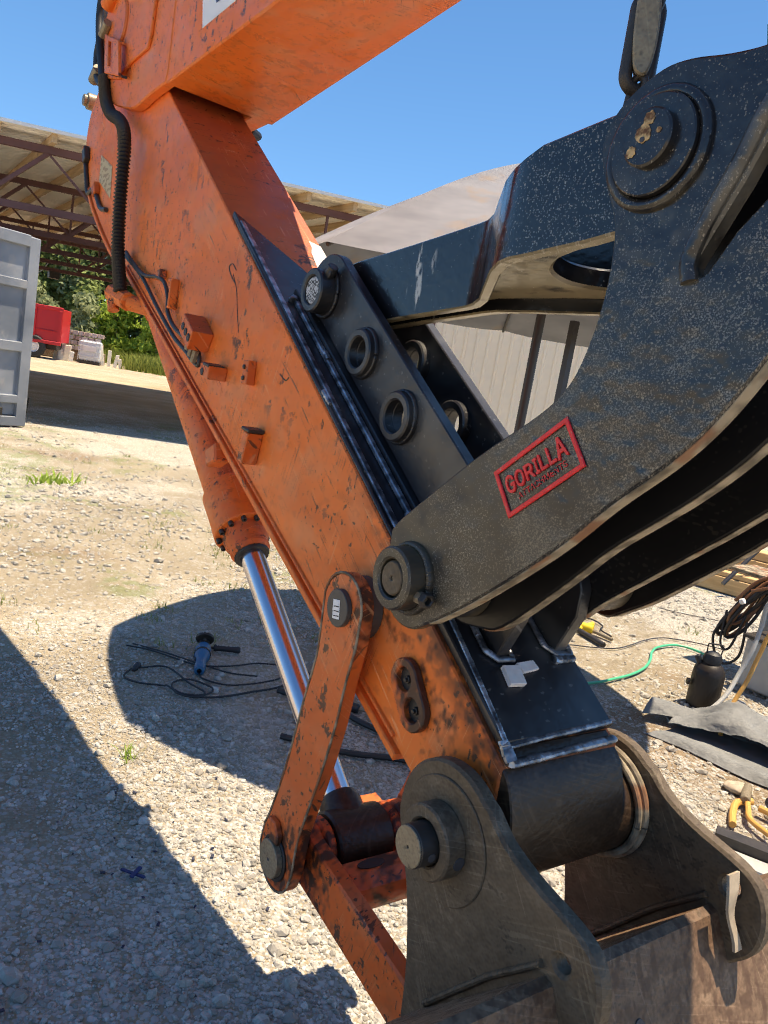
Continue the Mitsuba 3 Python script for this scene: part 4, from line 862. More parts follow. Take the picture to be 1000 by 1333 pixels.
for k in range(46):
    x, y = g.normal(-1.95, .28), g.normal(.82, .22)
    m = slab([(-.5, -.3), (.45, -.35), (.5, .25), (-.4, .3)], -.12, .12, (), .05)
    t_, sc = g.uniform(0, 6.28), g.uniform(.006, .017)
    bits.append(put(m, (x, y, float(gz(x, y)) + sc * .5), (math.cos(t_) * sc, math.sin(t_) * sc, .2 * sc), (-math.sin(t_) * sc, math.cos(t_) * sc, 0), (0, 0, sc)))
thing('slag_bits', 'scattered small dark blue chips of slag and tape on the gravel', 'debris', cat(*bits), 'mat_scrap', kind='stuff', smooth=False)

thing('blue_tape', 'crossed strips of dark blue tape on shaded gravel near the shadow edge', 'tape', join(*[(A(m.vertices), A(m.faces).astype(int)) for m in (beam((-2.015, .72, .020), (-1.955, .775, .018), .010, .004), beam((-2.0, .775, .024), (-1.965, .735, .022), .013, .004))]), 'mat_blue_ink')
# ================================================================ UMBRELLA
um = thing('shade_umbrella', 'large dusty grey fabric shade umbrella on a dark pole behind the black bracket', 'umbrella')
UC, UR, UZ = A((-2.99, 2.93)), 1.47, 2.035
apex = A((UC[0], UC[1], 2.78))
def rimp(k, r=1.0):
    a = math.radians(45 * k + 10)
    return A((UC[0] + UR * r * math.cos(a), UC[1] + UR * r * math.sin(a), UZ + .02 * math.cos(a) * -.016 * UR))
for k in range(8):
    p, q = rimp(k), rimp(k + 1)
    X = np.zeros((15, 13, 3))
    for i, t_ in enumerate(np.linspace(.03, 1, 15)):
        for j, w_ in enumerate(np.linspace(0, 1, 13)):
            e_ = p + (q - p) * w_
            h_ = apex + (e_ - apex) * t_
            sag = 4 * w_ * (1 - w_)
            h_[2] += .085 * math.sin(math.pi * t_ ** 0.9) * (1 - .5 * sag) - .035 * sag * t_ + .006 * math.sin(9 * t_ + 5 * w_ + k) * sag
            out = (A((e_[0], e_[1], 0)) - A((UC[0], UC[1], 0)))
            h_ = h_ + out * (.045 * sag * t_ ** 2)
            X[i, j] = h_
    part(um, 'canopy_panel', fixed(grid(X)), 'mat_canopy', smooth=40)
    rp = [apex + (p - apex) * t_ + A((0, 0, .085 * math.sin(math.pi * t_ ** .9) - .014)) for t_ in np.linspace(.04, .995, 14)]
    part(um, 'rib', tube(A(rp), .009, 8), 'mat_pole')
    part(um, 'stretcher', tube(A([(UC[0], UC[1], 2.28), rp[7]]), .007, 8), 'mat_pin')
part(um, 'pole', cyl((UC[0], UC[1], 0.02), (UC[0], UC[1], 2.77), .0245, 20), 'mat_pole')
part(um, 'pole_runner', lathe((UC[0], UC[1], 2.22), (0, 0, 1), [(.026, 0), (.045, .005), (.05, .05), (.04, .10), (.026, .11)]), 'mat_pole')
part(um, 'pole_joint', lathe((UC[0], UC[1], 1.26), (0, 0, 1), [(.0245, 0), (.034, .005), (.034, .11), (.0245, .12)]), 'mat_pole')
part(um, 'crank', cat(cyl((UC[0], UC[1] - .03, 1.32), (UC[0] - .06, UC[1] - .06, 1.32), .012, 12), cyl((UC[0] - .06, UC[1] - .06, 1.33), (UC[0] - .075, UC[1] - .07, 1.24), .008, 12)), 'mat_pole')
part(um, 'base', lathe((UC[0], UC[1], -.01), (0, 0, 1), [(.28, 0), (.28, .05), (.25, .07), (.05, .085), (.04, .3), (.026, .31)]), 'mat_dark_metal')
ps = thing('steel_stanchion', 'plain thin dark steel post standing right of the umbrella pole', 'post')
part(ps, 'post', box(-3.62, -3.575, 3.81, 3.855, .0, 2.13, .004), 'mat_pole')
part(ps, 'foot_plate', box(-3.72, -3.475, 3.71, 3.955, -.005, .018, .003), 'mat_dark_metal')

# ================================================================ CLAD WALL building behind
wl = thing('metal_building', 'beige ribbed metal clad building wall behind the umbrella pole', 'building')
wr_ = A((.56, .828, 0)); wn = A((.828, -.56, 0))          # along the wall, towards the camera
wc = A((-10.2, 9.4, 0))
X0, X1 = -1.35, 9.0
PW = .60
kk = 0
for x in np.arange(X0, X1, PW):
    xs = []
    for i in range(3):
        b_ = x + i * .20
        xs += [(b_, 0), (b_ + .13, 0), (b_ + .15, .03), (b_ + .18, .03), (b_ + .20 - 1e-3, 0)]
    xs = A(xs)
    ring_ = np.vstack([xs, np.c_[xs[::-1, 0], np.full(len(xs), -.02)]])
    part(wl, 'wall_panel', put(slab(ring_, 0, 3.25, (), 0), wc, wr_, wn, (0, 0, 1)), 'mat_wall', smooth=False)
def wbox(x0, x1, d0, d1, z0, z1, name, mat):
    part(wl, name, put(slab([(x0, d0), (x1, d0), (x1, d1), (x0, d1)], z0, z1, (), .004), wc, wr_, wn, (0, 0, 1)), mat)
wbox(X0 - .12, X0 - .005, -.1, .05, 0, 3.25, 'corner_trim', 'mat_truss')
wbox(X0, X1, -6, -.021, 0, 3.2, 'building_core', 'mat_dark_metal')
wbox(X0 - .2, X1 + .2, -6.2, .18, 3.2505, 3.40, 'roof_edge', 'mat_deck')

# ================================================================ OPEN SHED
sd = thing('open_shed', 'open sided pole shed with rusty steel trusses and pale corrugated roof', 'shed')
E0, rv, qv = A((-13.47, 1.68, 0)), A((.351, .936, 0)), A((-.999, .02, 0))
def S(t, q, z):
    return E0 + rv * t + qv * q + A((0, 0, z))
T0, T1, QD = -9.0, 10.0, 15.0
tt = np.linspace(T0, T1, 2)
for j, q0_ in enumerate(np.arange(-.28, QD, .9)):
    cs = []
    for i in range(3):
        b_ = q0_ + i * .30
        cs += [(b_, 4.28), (b_ + .22, 4.28), (b_ + .245, 4.315), (b_ + .275, 4.315), (b_ + .2995, 4.28)]
    cs = A(cs)
    R_ = np.vstack([cs, np.c_[cs[::-1, 0], cs[::-1, 1] + .012]])
    V = np.vstack([[S(t_, q, z) for q, z in R_] for t_ in tt])
    n = len(R_); i = np.arange(n); k = (i + 1) % n
    F = np.vstack([np.c_[i, k, k + n], np.c_[i, k + n, i + n]])
    part(sd, 'roof_sheet', fixed(trimesh.Trimesh(V, F, process=False)), 'mat_deck', smooth=False)
part(sd, 'eave_trim', beam(S(T0, -.30, 4.30), S(T1, -.30, 4.30), .012, .05), 'mat_white')
for t_ in np.arange(T0 + .6, T1, .76):
    part(sd, 'purlin', beam(S(t_, -.22, 4.215), S(t_, QD - .3, 4.215), .075, .125), 'mat_wood')
for k, q in enumerate((.12, 3.7, 7.3, 10.9, 14.4)):
    w_ = .10 if k == 0 else .085
    tr = free(sd + '__truss')
    part(tr, 'top_chord', beam(S(T0, q, 4.095), S(T1, q, 4.095), w_, .105), 'mat_truss')
    part(tr, 'bottom_chord', beam(S(T0, q, 3.22), S(T1, q, 3.22), w_, .105), 'mat_truss')
    for i, t_ in enumerate(np.arange(T0 + .25 + .2 * k, T1 - 1.0, 1.72)):
        part(tr, 'web_diagonal', beam(S(t_, q, 3.27), S(t_ + .86, q, 4.05), .05, .06), 'mat_truss')
        part(tr, 'web_diagonal', beam(S(t_ + .86, q, 4.05), S(t_ + 1.72, q, 3.27), .035, .035), 'mat_truss')
        part(tr, 'web_post', beam(S(t_ + 1.72, q, 3.27), S(t_ + 1.72, q, 4.04), .035, .035), 'mat_truss')
for q in (.12, 7.3, 14.4):
    for t_ in (T0 + .2, T1 - .2):
        part(sd, 'post', beam(S(t_, q + .1, 0), S(t_, q + .1, 3.165), .11, .11, (1, 0, 0)), 'mat_truss')
fz = [part(sd, 'floodlight', box(*(S(3.35, 14.2, 0)[0] + A((-.15, .15))), *(S(3.35, 14.2, 0)[1] + A((-.15, .15))), 2.95, 3.16), 'mat_dark_metal')]

# ================================================================ ROLL-OFF CONTAINER
ct = thing('roll_off_container', 'tall grey ribbed steel roll-off container at the left edge', 'container')
c0, cdx, cdy = A((-12.32, 2.17, 0)), A((.466, -.885, 0)), A((-.885, -.466, 0))   # right corner, to the left, to the back
def cb(x0, x1, y0, y1, z0, z1, name, mat='mat_container', bev=.01):
    part(ct, name, put(slab([(x0, y0), (x1, y0), (x1, y1), (x0, y1)], z0, z1, (), bev), c0, cdx, cdy, (0, 0, 1)), mat)
cb(.05, 3.4, .06, 6.0, .18, 2.66, 'body')
cb(0, .16, 0, .12, .03, 2.70, 'corner_post')
cb(3.3, 3.46, 0, .12, .03, 2.70, 'corner_post')
cb(0, .12, 5.9, 6.02, .03, 2.70, 'corner_post')
for z0, z1 in ((2.56, 2.72), (1.98, 2.10), (1.10, 1.24), (.36, .48), (.03, .17)):
    cb(.161, 3.299, .0, .07, z0, z1, 'rail')
    cb(-.0, .06, .13, 5.9, z0, z1, 'rail')
for x in (.62, 1.6, 2.5):
    cb(x, x + .06, .03, .0605, .5, .56, 'latch')
    cb(x, x + .12, -.03, -.001, .60, .64, 'latch')
cb(.4, .48, -.02, -.001, .18, .3, 'hook_eye', 'mat_dark_metal')
for x in (.35, 2.9):
    part(ct, 'wheel', cyl(c0 + cdx * x + cdy * .15 + A((0, 0, .10)), c0 + cdx * (x + .12) + cdy * .15 + A((0, 0, .10)), .10, 24, .01), 'mat_dark_metal')
for k in range(3):
    part(ct, 'strap', tube(A([c0 + cdx * (-.02 - .02 * k) + A((0, 0, z)) + cdy * (.05 + .06 * math.sin(z * 3 + k)) for z in np.linspace(.02, .75 - .15 * k, 12)]), .012, 8), 'mat_dark_rubber')

# ================================================================ FAR YARD
tk = thing('red_dump_truck', 'bright red dump body of a truck parked by the trees', 'truck')
tx, ty = A((.351, .936, 0)), A((-.936, .351, 0))
t0 = A((-38.3, 6.2, 0))
def tb(x0, x1, y0, y1, z0, z1, name, mat='mat_truck_red', bev=.02):
    part(tk, name, put(slab([(x0, y0), (x1, y0), (x1, y1), (x0, y1)], z0, z1, (), bev), t0, tx, ty, (0, 0, 1)), mat)
tb(-3.6, 1.72, 0, 2.3, .80, 2.30, 'dump_body')
for x in (-2.6, -1.5, -.4, .5, 1.58): tb(x, x + .12, -.10, -.001, .84, 2.2, 'body_rib')
tb(-3.6, 1.74, -.08, -.001, 2.205, 2.36, 'top_rail'); tb(-3.6, 1.74, -.12, -.001, .68, .835, 'bottom_rail')
tb(.62, 1.5, -.06, -.001, 1.25, 1.30, 'body_rib'); tb(-3.5, 1.5, .4, 1.9, .45, .79, 'frame', 'mat_dark_metal')
for x in (-2.9, -1.2, .62):
    c = t0 + tx * x - ty * .12
    w = part(tk, 'tyre', lathe(c + A((0, 0, .50)), ty, [(.25, 0), (.44, 0), (.50, .04), (.50, .24), (.44, .28), (.25, .28)], 32), 'mat_dark_rubber')
    part(w, 'rim', lathe(c + A((0, 0, .50)) - ty * .02, ty, [(.01, .06), (.12, .05), (.2, .1), (.26, .03), (.27, .08)], 24), 'mat_white')
ib = thing('liquid_tote', 'white caged liquid tote standing on the ground in front of the bushes', 'tote')
i0, ix, iy = A((-39.28, 8.95, 0)), A((.351, .936, 0)), A((-.936, .351, 0))
def ibx(x0, x1, y0, y1, z0, z1, name, mat, bev=.01):
    part(ib, name, put(slab([(x0, y0), (x1, y0), (x1, y1), (x0, y1)], z0, z1, (), bev), i0, ix, iy, (0, 0, 1)), mat)
ibx(.05, .95, .05, 1.1, .16, 1.08, 'tank', 'mat_tote', .05)
ibx(0, 1, 0, 1.15, .02, .14, 'pallet', 'mat_dark_metal')
for x in np.linspace(0, .97, 6): ibx(x, x + .025, .0, .025, .141, 1.12, 'cage_bar', 'mat_tote', .004)
for z in (.35, .6, .85, 1.1): ibx(0, 1, -.026, -.001, z, z + .03, 'cage_bar', 'mat_tote', .004)
ibx(.2, .8, -.035, -.027, .62, .84, 'label_plate', 'mat_white', .003)
bs = thing('block_stack', 'long pile of pale pink stacked blocks behind the white tote', 'blocks')
for r0 in range(4):
    for c_ in range(9):
        o = A((-41.3, 7.7, 0)) + A((.351, .936, 0)) * (c_ * .30 + .13 * (r0 % 2)) + A((0, 0, .55 + r0 * .24))
        part(bs, 'block', put(slab([(0, 0), (.27, 0), (.27, .3), (0, .3)], 0, .2, (), .01), o, A((.351, .936, 0)), A((-.936, .351, 0)), (0, 0, 1)), 'mat_block')
part(bs, 'pallet_base', put(slab([(0, 0), (3.0, 0), (3.0, .9), (0, .9)], .0, .545, (), .02), A((-41.4, 7.6, 0)), A((.351, .936, 0)), A((-.936, .351, 0)), (0, 0, 1)), 'mat_dusty_edge')
jb = np.random.default_rng(9)
for k in range(5):
    o = A((-39.6, 7.75, 0)) + A((.351, .936, 0)) * (k * .17 + .10) + A((-.936, .351, 0)) * jb.uniform(-.1, .4)
    w_, h_ = jb.uniform(.14, .3), jb.uniform(.35, .75)
    a_2 = math.radians(jb.uniform(-8, 10))
    thing('concrete_form', 'pale leaning slab propped in the row between truck and tote', 'slab', put(slab([(0, 0), (w_, 0), (w_, .12), (0, .12)], 0, h_, (), .015), o, (.351, .936, 0), (-.936, .351, 0), (.351 * math.sin(a_2), .936 * math.sin(a_2), math.cos(a_2))), 'mat_white' if k % 3 else 'mat_deck', group='slabs between truck and tote')
for k in range(4):
    o = A((-39.5, 10.1, 0)) + A((.351, .936, 0)) * (k * .28)
    thing('timber_offcut', 'tan upright board in the heap right of the tote', 'board', put(slab([(0, 0), (.16, 0), (.16, .1), (0, .1)], 0, .95 - .16 * k, (), .01), o, (.351, .936, 0), (-.936, .351, 0), (.06 * (k % 3 - 1), .15 * (k % 3 - 1), 1)), 'mat_deck', group='boards right of the tote')

# ---- trees
def crown(clumps, per, size, seed):
    """Leaf faces through the volume of each clump (centre, radii)."""
    g = np.random.default_rng(seed)
    V = []
    for c, r in clumps:
        n = int(per * r[0] * r[2])
        u = g.normal(size=(n, 3)); u /= np.linalg.norm(u, axis=1)[:, None]
        p = A(c) + u * A(r) * (g.random(n) ** .42)[:, None]
        a = g.normal(size=(n, 3)); a /= np.linalg.norm(a, axis=1)[:, None]
        b = np.cross(a, g.normal(size=(n, 3))); b /= np.linalg.norm(b, axis=1)[:, None]
        sz = size * g.uniform(.6, 1.4, n)[:, None]
        V.append(np.stack([p - a * sz, p + b * sz * .5, p + a * sz, p - b * sz * .5], 1).reshape(-1, 3))
    V = np.vstack(V)
    o = np.arange(len(V) // 4)[:, None] * 4
    return trimesh.Trimesh(V, np.concatenate([o + [0, 1, 2], o + [0, 2, 3]]), process=False)
def tree(x, y, h, w, mat, label, seed, bare=False, group=None, low=.12):
    g = np.random.default_rng(seed)
    k = thing('tree', label, 'tree', group=group)
    trunk = curve([(x, y, -.1), (x + g.normal(0, .1), y + g.normal(0, .1), h * .3), (x + g.normal(0, .25), y + g.normal(0, .25), h * .62), (x + g.normal(0, .3), y + g.normal(0, .3), h * .93)], 6)
    part(k, 'trunk', tube(trunk, np.linspace(.022 * h, .006 * h, len(trunk)), 9), 'mat_bark')
    cl = []
    for i in range(13 if not bare else 9):
        t_ = g.uniform(.25, .98)
        b_ = A([np.interp(t_ * h, trunk[:, 2], trunk[:, j]) for j in range(3)])
        a, L_ = g.uniform(0, 6.28), w * g.uniform(.25, .95) * (1.15 - .7 * t_)
        e_ = b_ + A((math.cos(a) * L_, math.sin(a) * L_, L_ * g.uniform(.1, .7)))
        part(k, 'limb', tube(A([b_, (b_ + e_) / 2 + A((0, 0, .1 * L_)), e_]), np.linspace(.008 * h, .003 * h, 3), 6), 'mat_bark')
        cl.append((e_, A((1, 1, .75)) * w * g.uniform(.24, .44)))
    for i in range(24):
        t_ = g.uniform(low, 1.0); a = g.uniform(0, 6.28); rr2 = w * g.uniform(.1, .75) * math.sqrt(max(.1, 1.12 - t_))
        cl.append((A((x + rr2 * math.cos(a), y + rr2 * math.sin(a), t_ * h)), A((1, 1, .8)) * w * g.uniform(.2, .4)))
    part(k, 'crown', crown(cl, 200 if not bare else 150, .18, seed + 1), mat, smooth=False)
row = A((.53, .848, 0)); away = A((-.848, .53, 0))
line0 = A((-50.5, 12.5, 0))
names = {'mat_leaf': 'tall mid green tree in the far tree line', 'mat_leaf_pale': 'greyish pale green tree in the far tree line', 'mat_leaf_bright': 'bright yellow green bush at the foot of the tree line'}
tg_ = np.random.default_rng(17)
for i in range(26):
    o = line0 + row * (-19 + i * 1.65 + tg_.uniform(-.7, .7)) + away * tg_.uniform(2, 8)
    m_ = 'mat_leaf_pale' if i % 3 == 1 else 'mat_leaf'
    tree(o[0], o[1], tg_.uniform(9.2, 10.8), tg_.uniform(3.3, 4.3), m_, names[m_], 300 + i, bare=(i % 3 == 1), group=names[m_].replace('tree in', 'trees in'), low=.05)
for i in range(13):
    o = line0 + row * (-13 + i * 2.1 + tg_.uniform(-.5, .5)) + away * tg_.uniform(-2.5, 0.5)
    b_ = i > 6
    m_ = 'mat_leaf_bright' if b_ else 'mat_leaf_pale'
    hh = tg_.uniform(3.0, 4.6) if b_ else tg_.uniform(2.6, 5)
    tree(o[0], o[1], hh, tg_.uniform(1.4, 2.0), m_, names['mat_leaf_bright'] if b_ else 'low pale shrub in front of the tall trees', 400 + i, group='bright bushes below the trees' if b_ else 'pale shrubs below the trees', low=.0)
o = line0 + row * -4.2 + away * -.3
sn_ = thing('dead_trunk', 'bare grey dead tree trunk standing in front of the green trees', 'tree')
dt = curve([(o[0], o[1], 0), (o[0] + .1, o[1] - .05, 3), (o[0] - .1, o[1] + .25, 6), (o[0] + .2, o[1] + .35, 9)], 5)
part(sn_, 'trunk', tube(dt, np.linspace(.19, .06, len(dt)), 9), 'mat_bark')
for k, (z_, dx, dy) in enumerate(((4.2, .6, 1.0), (5.1, -.5, -1.1), (6.3, .4, .8), (7.0, -.3, -.7))):
    b_ = A([np.interp(z_, dt[:, 2], dt[:, j]) for j in range(3)])
    part(sn_, 'branch', tube(A([b_, b_ + A((dx * .6, dy * .6, .5)), b_ + A((dx, dy, 1.3))]), np.array([.05, .03, .012]), 6), 'mat_bark')
gp = np.random.default_rng(23)
n = 9000
tq = gp.uniform(-4.0, 16, n); dq = gp.uniform(0, 7, n)
pp = A((-39.0, 10.9, 0)) + A((.53, .848, 0)) * tq[:, None] + A((-.848, .53, 0)) * dq[:, None]
pp = pp[(tq > .0) | (dq > 4.5)]
thing('tall_grass', 'strip of tall yellow green grass below the bushes', 'grass', blades(pp, .35, .95, .035, 24, .35), 'mat_grass', kind='stuff', smooth=False)

# ================================================================ THINGS ON THE GROUND
def gtube(P, r, n=8, per=8, lift=0.0):
    q = curve(P, per)
    z = gz(q[:, 0], q[:, 1]) + r + lift + .011
    return tube(np.c_[q[:, :2], z + (q[:, 2] if q.shape[1] > 2 else 0)], r, n)
gr = thing('angle_grinder', 'blue angle grinder with black side handle lying on shaded gravel', 'grinder')
go = A((-3.545, 1.56, .042)); gd = A((-3.71, 1.635, 0)) - A((-3.29, 1.44, 0)); gd /= np.linalg.norm(gd); gs = A((-gd[1], gd[0], 0))
part(gr, 'motor_housing', lathe(go - gd * .10, gd, [(.012, -.17), (.024, -.165), (.028, -.12), (.024, -.06), (.027, -.03), (.036, .0), (.040, .05), (.041, .11), (.036, .135), (.01, .14)], 24), 'mat_tool_blue')
part(gr, 'vent_band', lathe(go - gd * .10, gd, [(.0385, .035), (.0425, .037), (.043, .05), (.039, .052)], 24), 'mat_dark_rubber')
part(gr, 'gear_head', cat(lathe(go + gd * .035, gd, [(.01, 0), (.032, .002), (.034, .03), (.026, .06), (.008, .065)], 20), cyl(go + gd * .075 + A((0, 0, -.025)), go + gd * .075 + A((0, 0, .03)), .026, 20, .004)), 'mat_dark_metal')
part(gr, 'wheel_guard', lathe(go + gd * .085 + A((0, 0, .028)), (gd[0] * .8, gd[1] * .8, .5), [(.01, .0), (.046, .0), (.048, .004), (.048, .012), (.044, .012), (.01, .008)], 28), 'mat_dark_metal')
part(gr, 'side_handle', lathe(go + gd * .055 - gs * -.03 * -1, -gs, [(.006, 0), (.007, .02), (.016, .022), (.018, .03), (.014, .04), (.015, .12), (.019, .15), (.012, .16)], 16), 'mat_dark_rubber')
part(gr, 'switch', cyl(go - gd * .12 + gs * .022, go - gd * .12 + gs * .034, .009, 10), 'mat_dark_rubber')
co = go - gd * .265
thing('grinder_cord', 'black power cord with plug coiled beside the blue grinder', 'cord', None)
ck = 'grinder_cord'
part(ck, 'cord', gtube([(co[0], co[1]), (co[0] + .06, co[1] - .0), (-3.16, 1.56), (-3.18, 1.80), (-3.30, 1.93), (-3.38, 1.80), (-3.36, 1.62), (-3.40, 1.47), (-3.62, 1.32), (-3.72, 1.22)], .0042), 'mat_dark_rubber')
part(ck, 'cord', gtube([(-3.72, 1.25), (-3.58, 1.36), (-3.40, 1.48), (-3.27, 1.60), (-3.22, 1.72)], .0042, lift=.006), 'mat_dark_rubber')
part(ck, 'cord', gtube([(-3.42, 1.20), (-3.40, 1.32), (-3.22, 1.36), (-3.10, 1.40), (-3.06, 1.34), (-3.12, 1.27), (-3.22, 1.29), (-3.24, 1.38), (-3.14, 1.45), (-3.08, 1.40), (-3.10, 1.30), (-3.20, 1.25)], .0046, lift=.004), 'mat_dark_rubber')
part(ck, 'cord', gtube([(-3.10, 1.30), (-3.05, 1.42), (-3.07, 1.60), (-3.10, 1.78), (-3.17, 1.92), (-3.22, 2.05)], .0052), 'mat_dark_rubber')
part(ck, 'cord', gtube([(-3.20, 1.25), (-3.26, 1.14), (-3.34, 1.10), (-3.43, 1.16)], .0046), 'mat_dark_rubber')
part(ck, 'plug', lathe((-3.42, 1.165, .015), (-.8, .6, .05), [(.006, 0), (.010, .01), (.016, .035), (.017, .07), (.010, .075)], 14), 'mat_dark_rubber')
tc = thing('welding_gun', 'black gripped torch lying in shade behind the orange lever', 'torch')
part(tc, 'grip', cyl((-2.90, 1.92, .03), (-2.76, 2.03, .03), .022, 16, .004), 'mat_dark_rubber')
part(tc, 'neck', tube(curve([(-2.76, 2.03, .03), (-2.71, 2.065, .035), (-2.66, 2.06, .02)], 5), .0085, 10), 'mat_pin')
thing('shop_hose', 'thick black hose across shaded gravel, the one nearer the torch', 'hose', gtube([(-3.05, 1.75), (-2.80, 1.92), (-2.60, 1.98), (-2.45, 2.06), (-2.25, 2.15), (-1.9, 2.35)], .0135, 10), 'mat_dark_rubber')
thing('shop_hose', 'thick black hose across gravel just behind the cylinder rod foot', 'hose', gtube([(-2.62, 1.55), (-2.45, 1.72), (-2.37, 1.85), (-2.28, 1.99), (-2.1, 2.2), (-1.9, 2.6)], .013, 10), 'mat_dark_rubber')
thing('green_hose', 'thin green hose curving over the sunlit gravel toward the jug', 'hose', gtube([(-2.60, 3.2), (-2.733, 3.538), (-2.741, 3.808), (-2.778, 4.074), (-2.843, 4.299), (-2.948, 4.503), (-3.056, 4.667), (-3.117, 4.819), (-3.112, 5.032), (-3.008, 5.116), (-2.867, 5.092)], .0085, 10), 'mat_green_hose')
thing('black_wire', 'thin dark wire running across the sunlit gravel above the green hose', 'cable', gtube([(-3.36, 3.8), (-3.315, 4.058), (-3.229, 4.235), (-3.178, 4.458), (-3.25, 4.836), (-3.263, 5.056), (-3.162, 5.298), (-2.978, 5.466)], .0045), 'mat_pole')
thing('fine_wire', 'very thin dark wire on bright gravel left of the hanging cables', 'cable', gtube([(-3.9, 5.9), (-3.75, 6.0), (-3.6, 6.15), (-3.45, 6.3)], .004), 'mat_pole')
yt = thing('yellow_tool', 'yellow headed tool with black tube lying on bright gravel', 'tool')
part(yt, 'head', cat(cyl((-3.565, 4.465, .04), (-3.465, 4.515, .04), .032, 14, .006), cyl((-3.525, 4.425, .03), (-3.545, 4.605, .05), .018, 12, .004)), 'mat_yellow')
part(yt, 'tube', cyl((-3.505, 4.415, .022), (-3.225, 4.355, .022), .020, 16, .004), 'mat_dark_metal')
part(yt, 'handle', cyl((-3.485, 4.515, .03), (-3.305, 4.545, .02), .014, 12, .004), 'mat_pin')
part(yt, 'cord', gtube([(-3.565, 4.535), (-3.725, 4.605), (-3.795, 4.705), (-3.705, 4.785), (-3.565, 4.745), (-3.495, 4.645), (-3.365, 4.605)], .006), 'mat_dark_rubber')
jg = thing('water_jug', 'dark brown insulated jug with wire handle standing beside the grey cover', 'jug')
jo = A((-2.335, 4.165, 0))
def jscale(m):
    return trimesh.Trimesh((A(m.vertices) - jo) * [.86, .86, 1.0] + jo, m.faces, process=False)
part(jg, 'body', jscale(lathe(jo, (0, 0, 1), [(.02, .0), (.098, .002), (.104, .02), (.104, .20), (.098, .235), (.075, .262), (.058, .272), (.02, .272)], 36)), 'mat_jug')
part(jg, 'lid', jscale(lathe(jo + A((0, 0, .272)), (0, 0, 1), [(.02, 0), (.060, .002), (.062, .03), (.052, .055), (.03, .066), (.003, .07)], 28)), 'mat_dark_rubber')
part(jg, 'spout', jscale(cyl(jo + A((-.05, -.045, .255)), jo + A((-.075, -.065, .300)), .019, 14, .004)), 'mat_dark_rubber')
part(jg, 'handle', jscale(tube(curve([jo + A((-.028, -.035, .325)), jo + A((-.03, -.037, .375)), jo + A((-.022, -.03, .385)), jo + A((.026, .035, .385)), jo + A((.034, .043, .375)), jo + A((.03, .04, .325))], 5), .0045, 8)), 'mat_dark_rubber')
part(jg, 'lug', jscale(cyl(jo + A((-.07, -.09, .14)), jo + A((-.082, -.104, .14)), .02, 12, .003)), 'mat_jug')

# folded heavy cover
tp = thing('folded_cover', 'grey rubber coated welding blanket folded over itself on the gravel', 'cover')
La, Lb = A((-2.17, 3.42)), A((-1.28, 3.62))           # front edge
dpt = A((-.19, .98)) * 1.0
prof_ = A([(0, .010), (.05, .040), (.13, .030), (.24, .022), (.40, .025), (.52, .03), (.60, .06), (.62, .11), (.58, .150), (.48, .165), (.36, .160), (.27, .135), (.225, .10)])
pc = curve(prof_, 4)
ns = 46
X = np.zeros((ns, len(pc), 3))
for i, t_ in enumerate(np.linspace(0, 1.15, ns)):
    f0 = La + (Lb - La) * t_
    grow = .72 + .42 * min(t_ * 1.6, 1)
    pinch = min(1.0, .40 + t_ * 2.2)
    for j, (d_, z_) in enumerate(pc):
        q = f0 + dpt * d_ * grow
        wv = .018 * math.sin(t_ * 13 + d_ * 9) + .02 * (float(meshkit.fbm(np.array([[t_ * 9, d_ * 9, j * .05]]), 3, 3)[0]) - .5) * 4
        X[i, j] = (q[0] + .05 * math.sin(d_ * 5) * (1 - t_), q[1] + .012 * math.sin(t_ * 9), max(.008, z_ * pinch * (1 + .12 * math.sin(t_ * 6)) + wv * min(1, z_ * 9)) + float(gz(q[0], q[1])))
part(tp, 'fold', sheet(X, .004), 'mat_tarp', smooth=50)
Y = np.zeros((16, 14, 3))
for i, t_ in enumerate(np.linspace(0, 1, 16)):
    for j, w_ in enumerate(np.linspace(0, 1, 14)):
        q = A((-2.30, 3.55)) + A((-.14, .62)) * w_ * (.35 + .65 * t_) + A((.95, .55)) * t_ * .95 + A((-.08, .25)) * t_
        Y[i, j] = (q[0], q[1], .045 + .05 * math.sin(w_ * 3.1) + .02 * math.sin(t_ * 8 + w_ * 4) + float(gz(q[0], q[1])))
part(tp, 'back_flap', sheet(Y, .004), 'mat_tarp', smooth=50)
thing('leather_bundle', 'rounded grey leather bundle at the right edge in front of the cover', 'bundle', rough(put(trimesh.creation.icosphere(subdivisions=4, radius=1.0), (-1.36, 3.52, .10), (.15, .05, 0), (-.05, .15, .03), (0, -.03, .11)), .02, 7, 4), 'mat_tarp', smooth=True)
thing('flat_stone', 'pair of flat brown stones under the front edge of the cover', 'stone', rough(put(trimesh.creation.icosphere(subdivisions=3, radius=1.0), (-1.62, 3.36, .025), (.05, .04, 0), (-.03, .045, 0), (0, 0, .022)), .012, 22, 8), 'mat_ring')
ah = thing('amber_cable', 'short loops of thick amber cable with grey connector near the bucket', 'cable')
part(ah, 'cable', gtube([(-1.44, 3.02), (-1.50, 3.12), (-1.54, 3.22), (-1.52, 3.30)], .015, 10), 'mat_amber')
part(ah, 'cable', gtube([(-1.30, 3.08), (-1.42, 3.12), (-1.48, 3.20), (-1.53, 3.28)], .012, 10, lift=.012), 'mat_amber')
part(ah, 'cable', gtube([(-1.20, 3.30), (-1.32, 3.27), (-1.46, 3.25)], .014, 10, lift=.015), 'mat_amber')
part(ah, 'connector', cyl((-1.52, 3.24, .045), (-1.60, 3.40, .035), .021, 14, .004), 'mat_pin')
thing('steel_offcut', 'flat dark steel bar lying at the right edge by the bucket ear', 'steel bar', beam((-1.42, 2.86, .035), (-.95, 3.10, .035), .07, .04), 'mat_dark_metal')
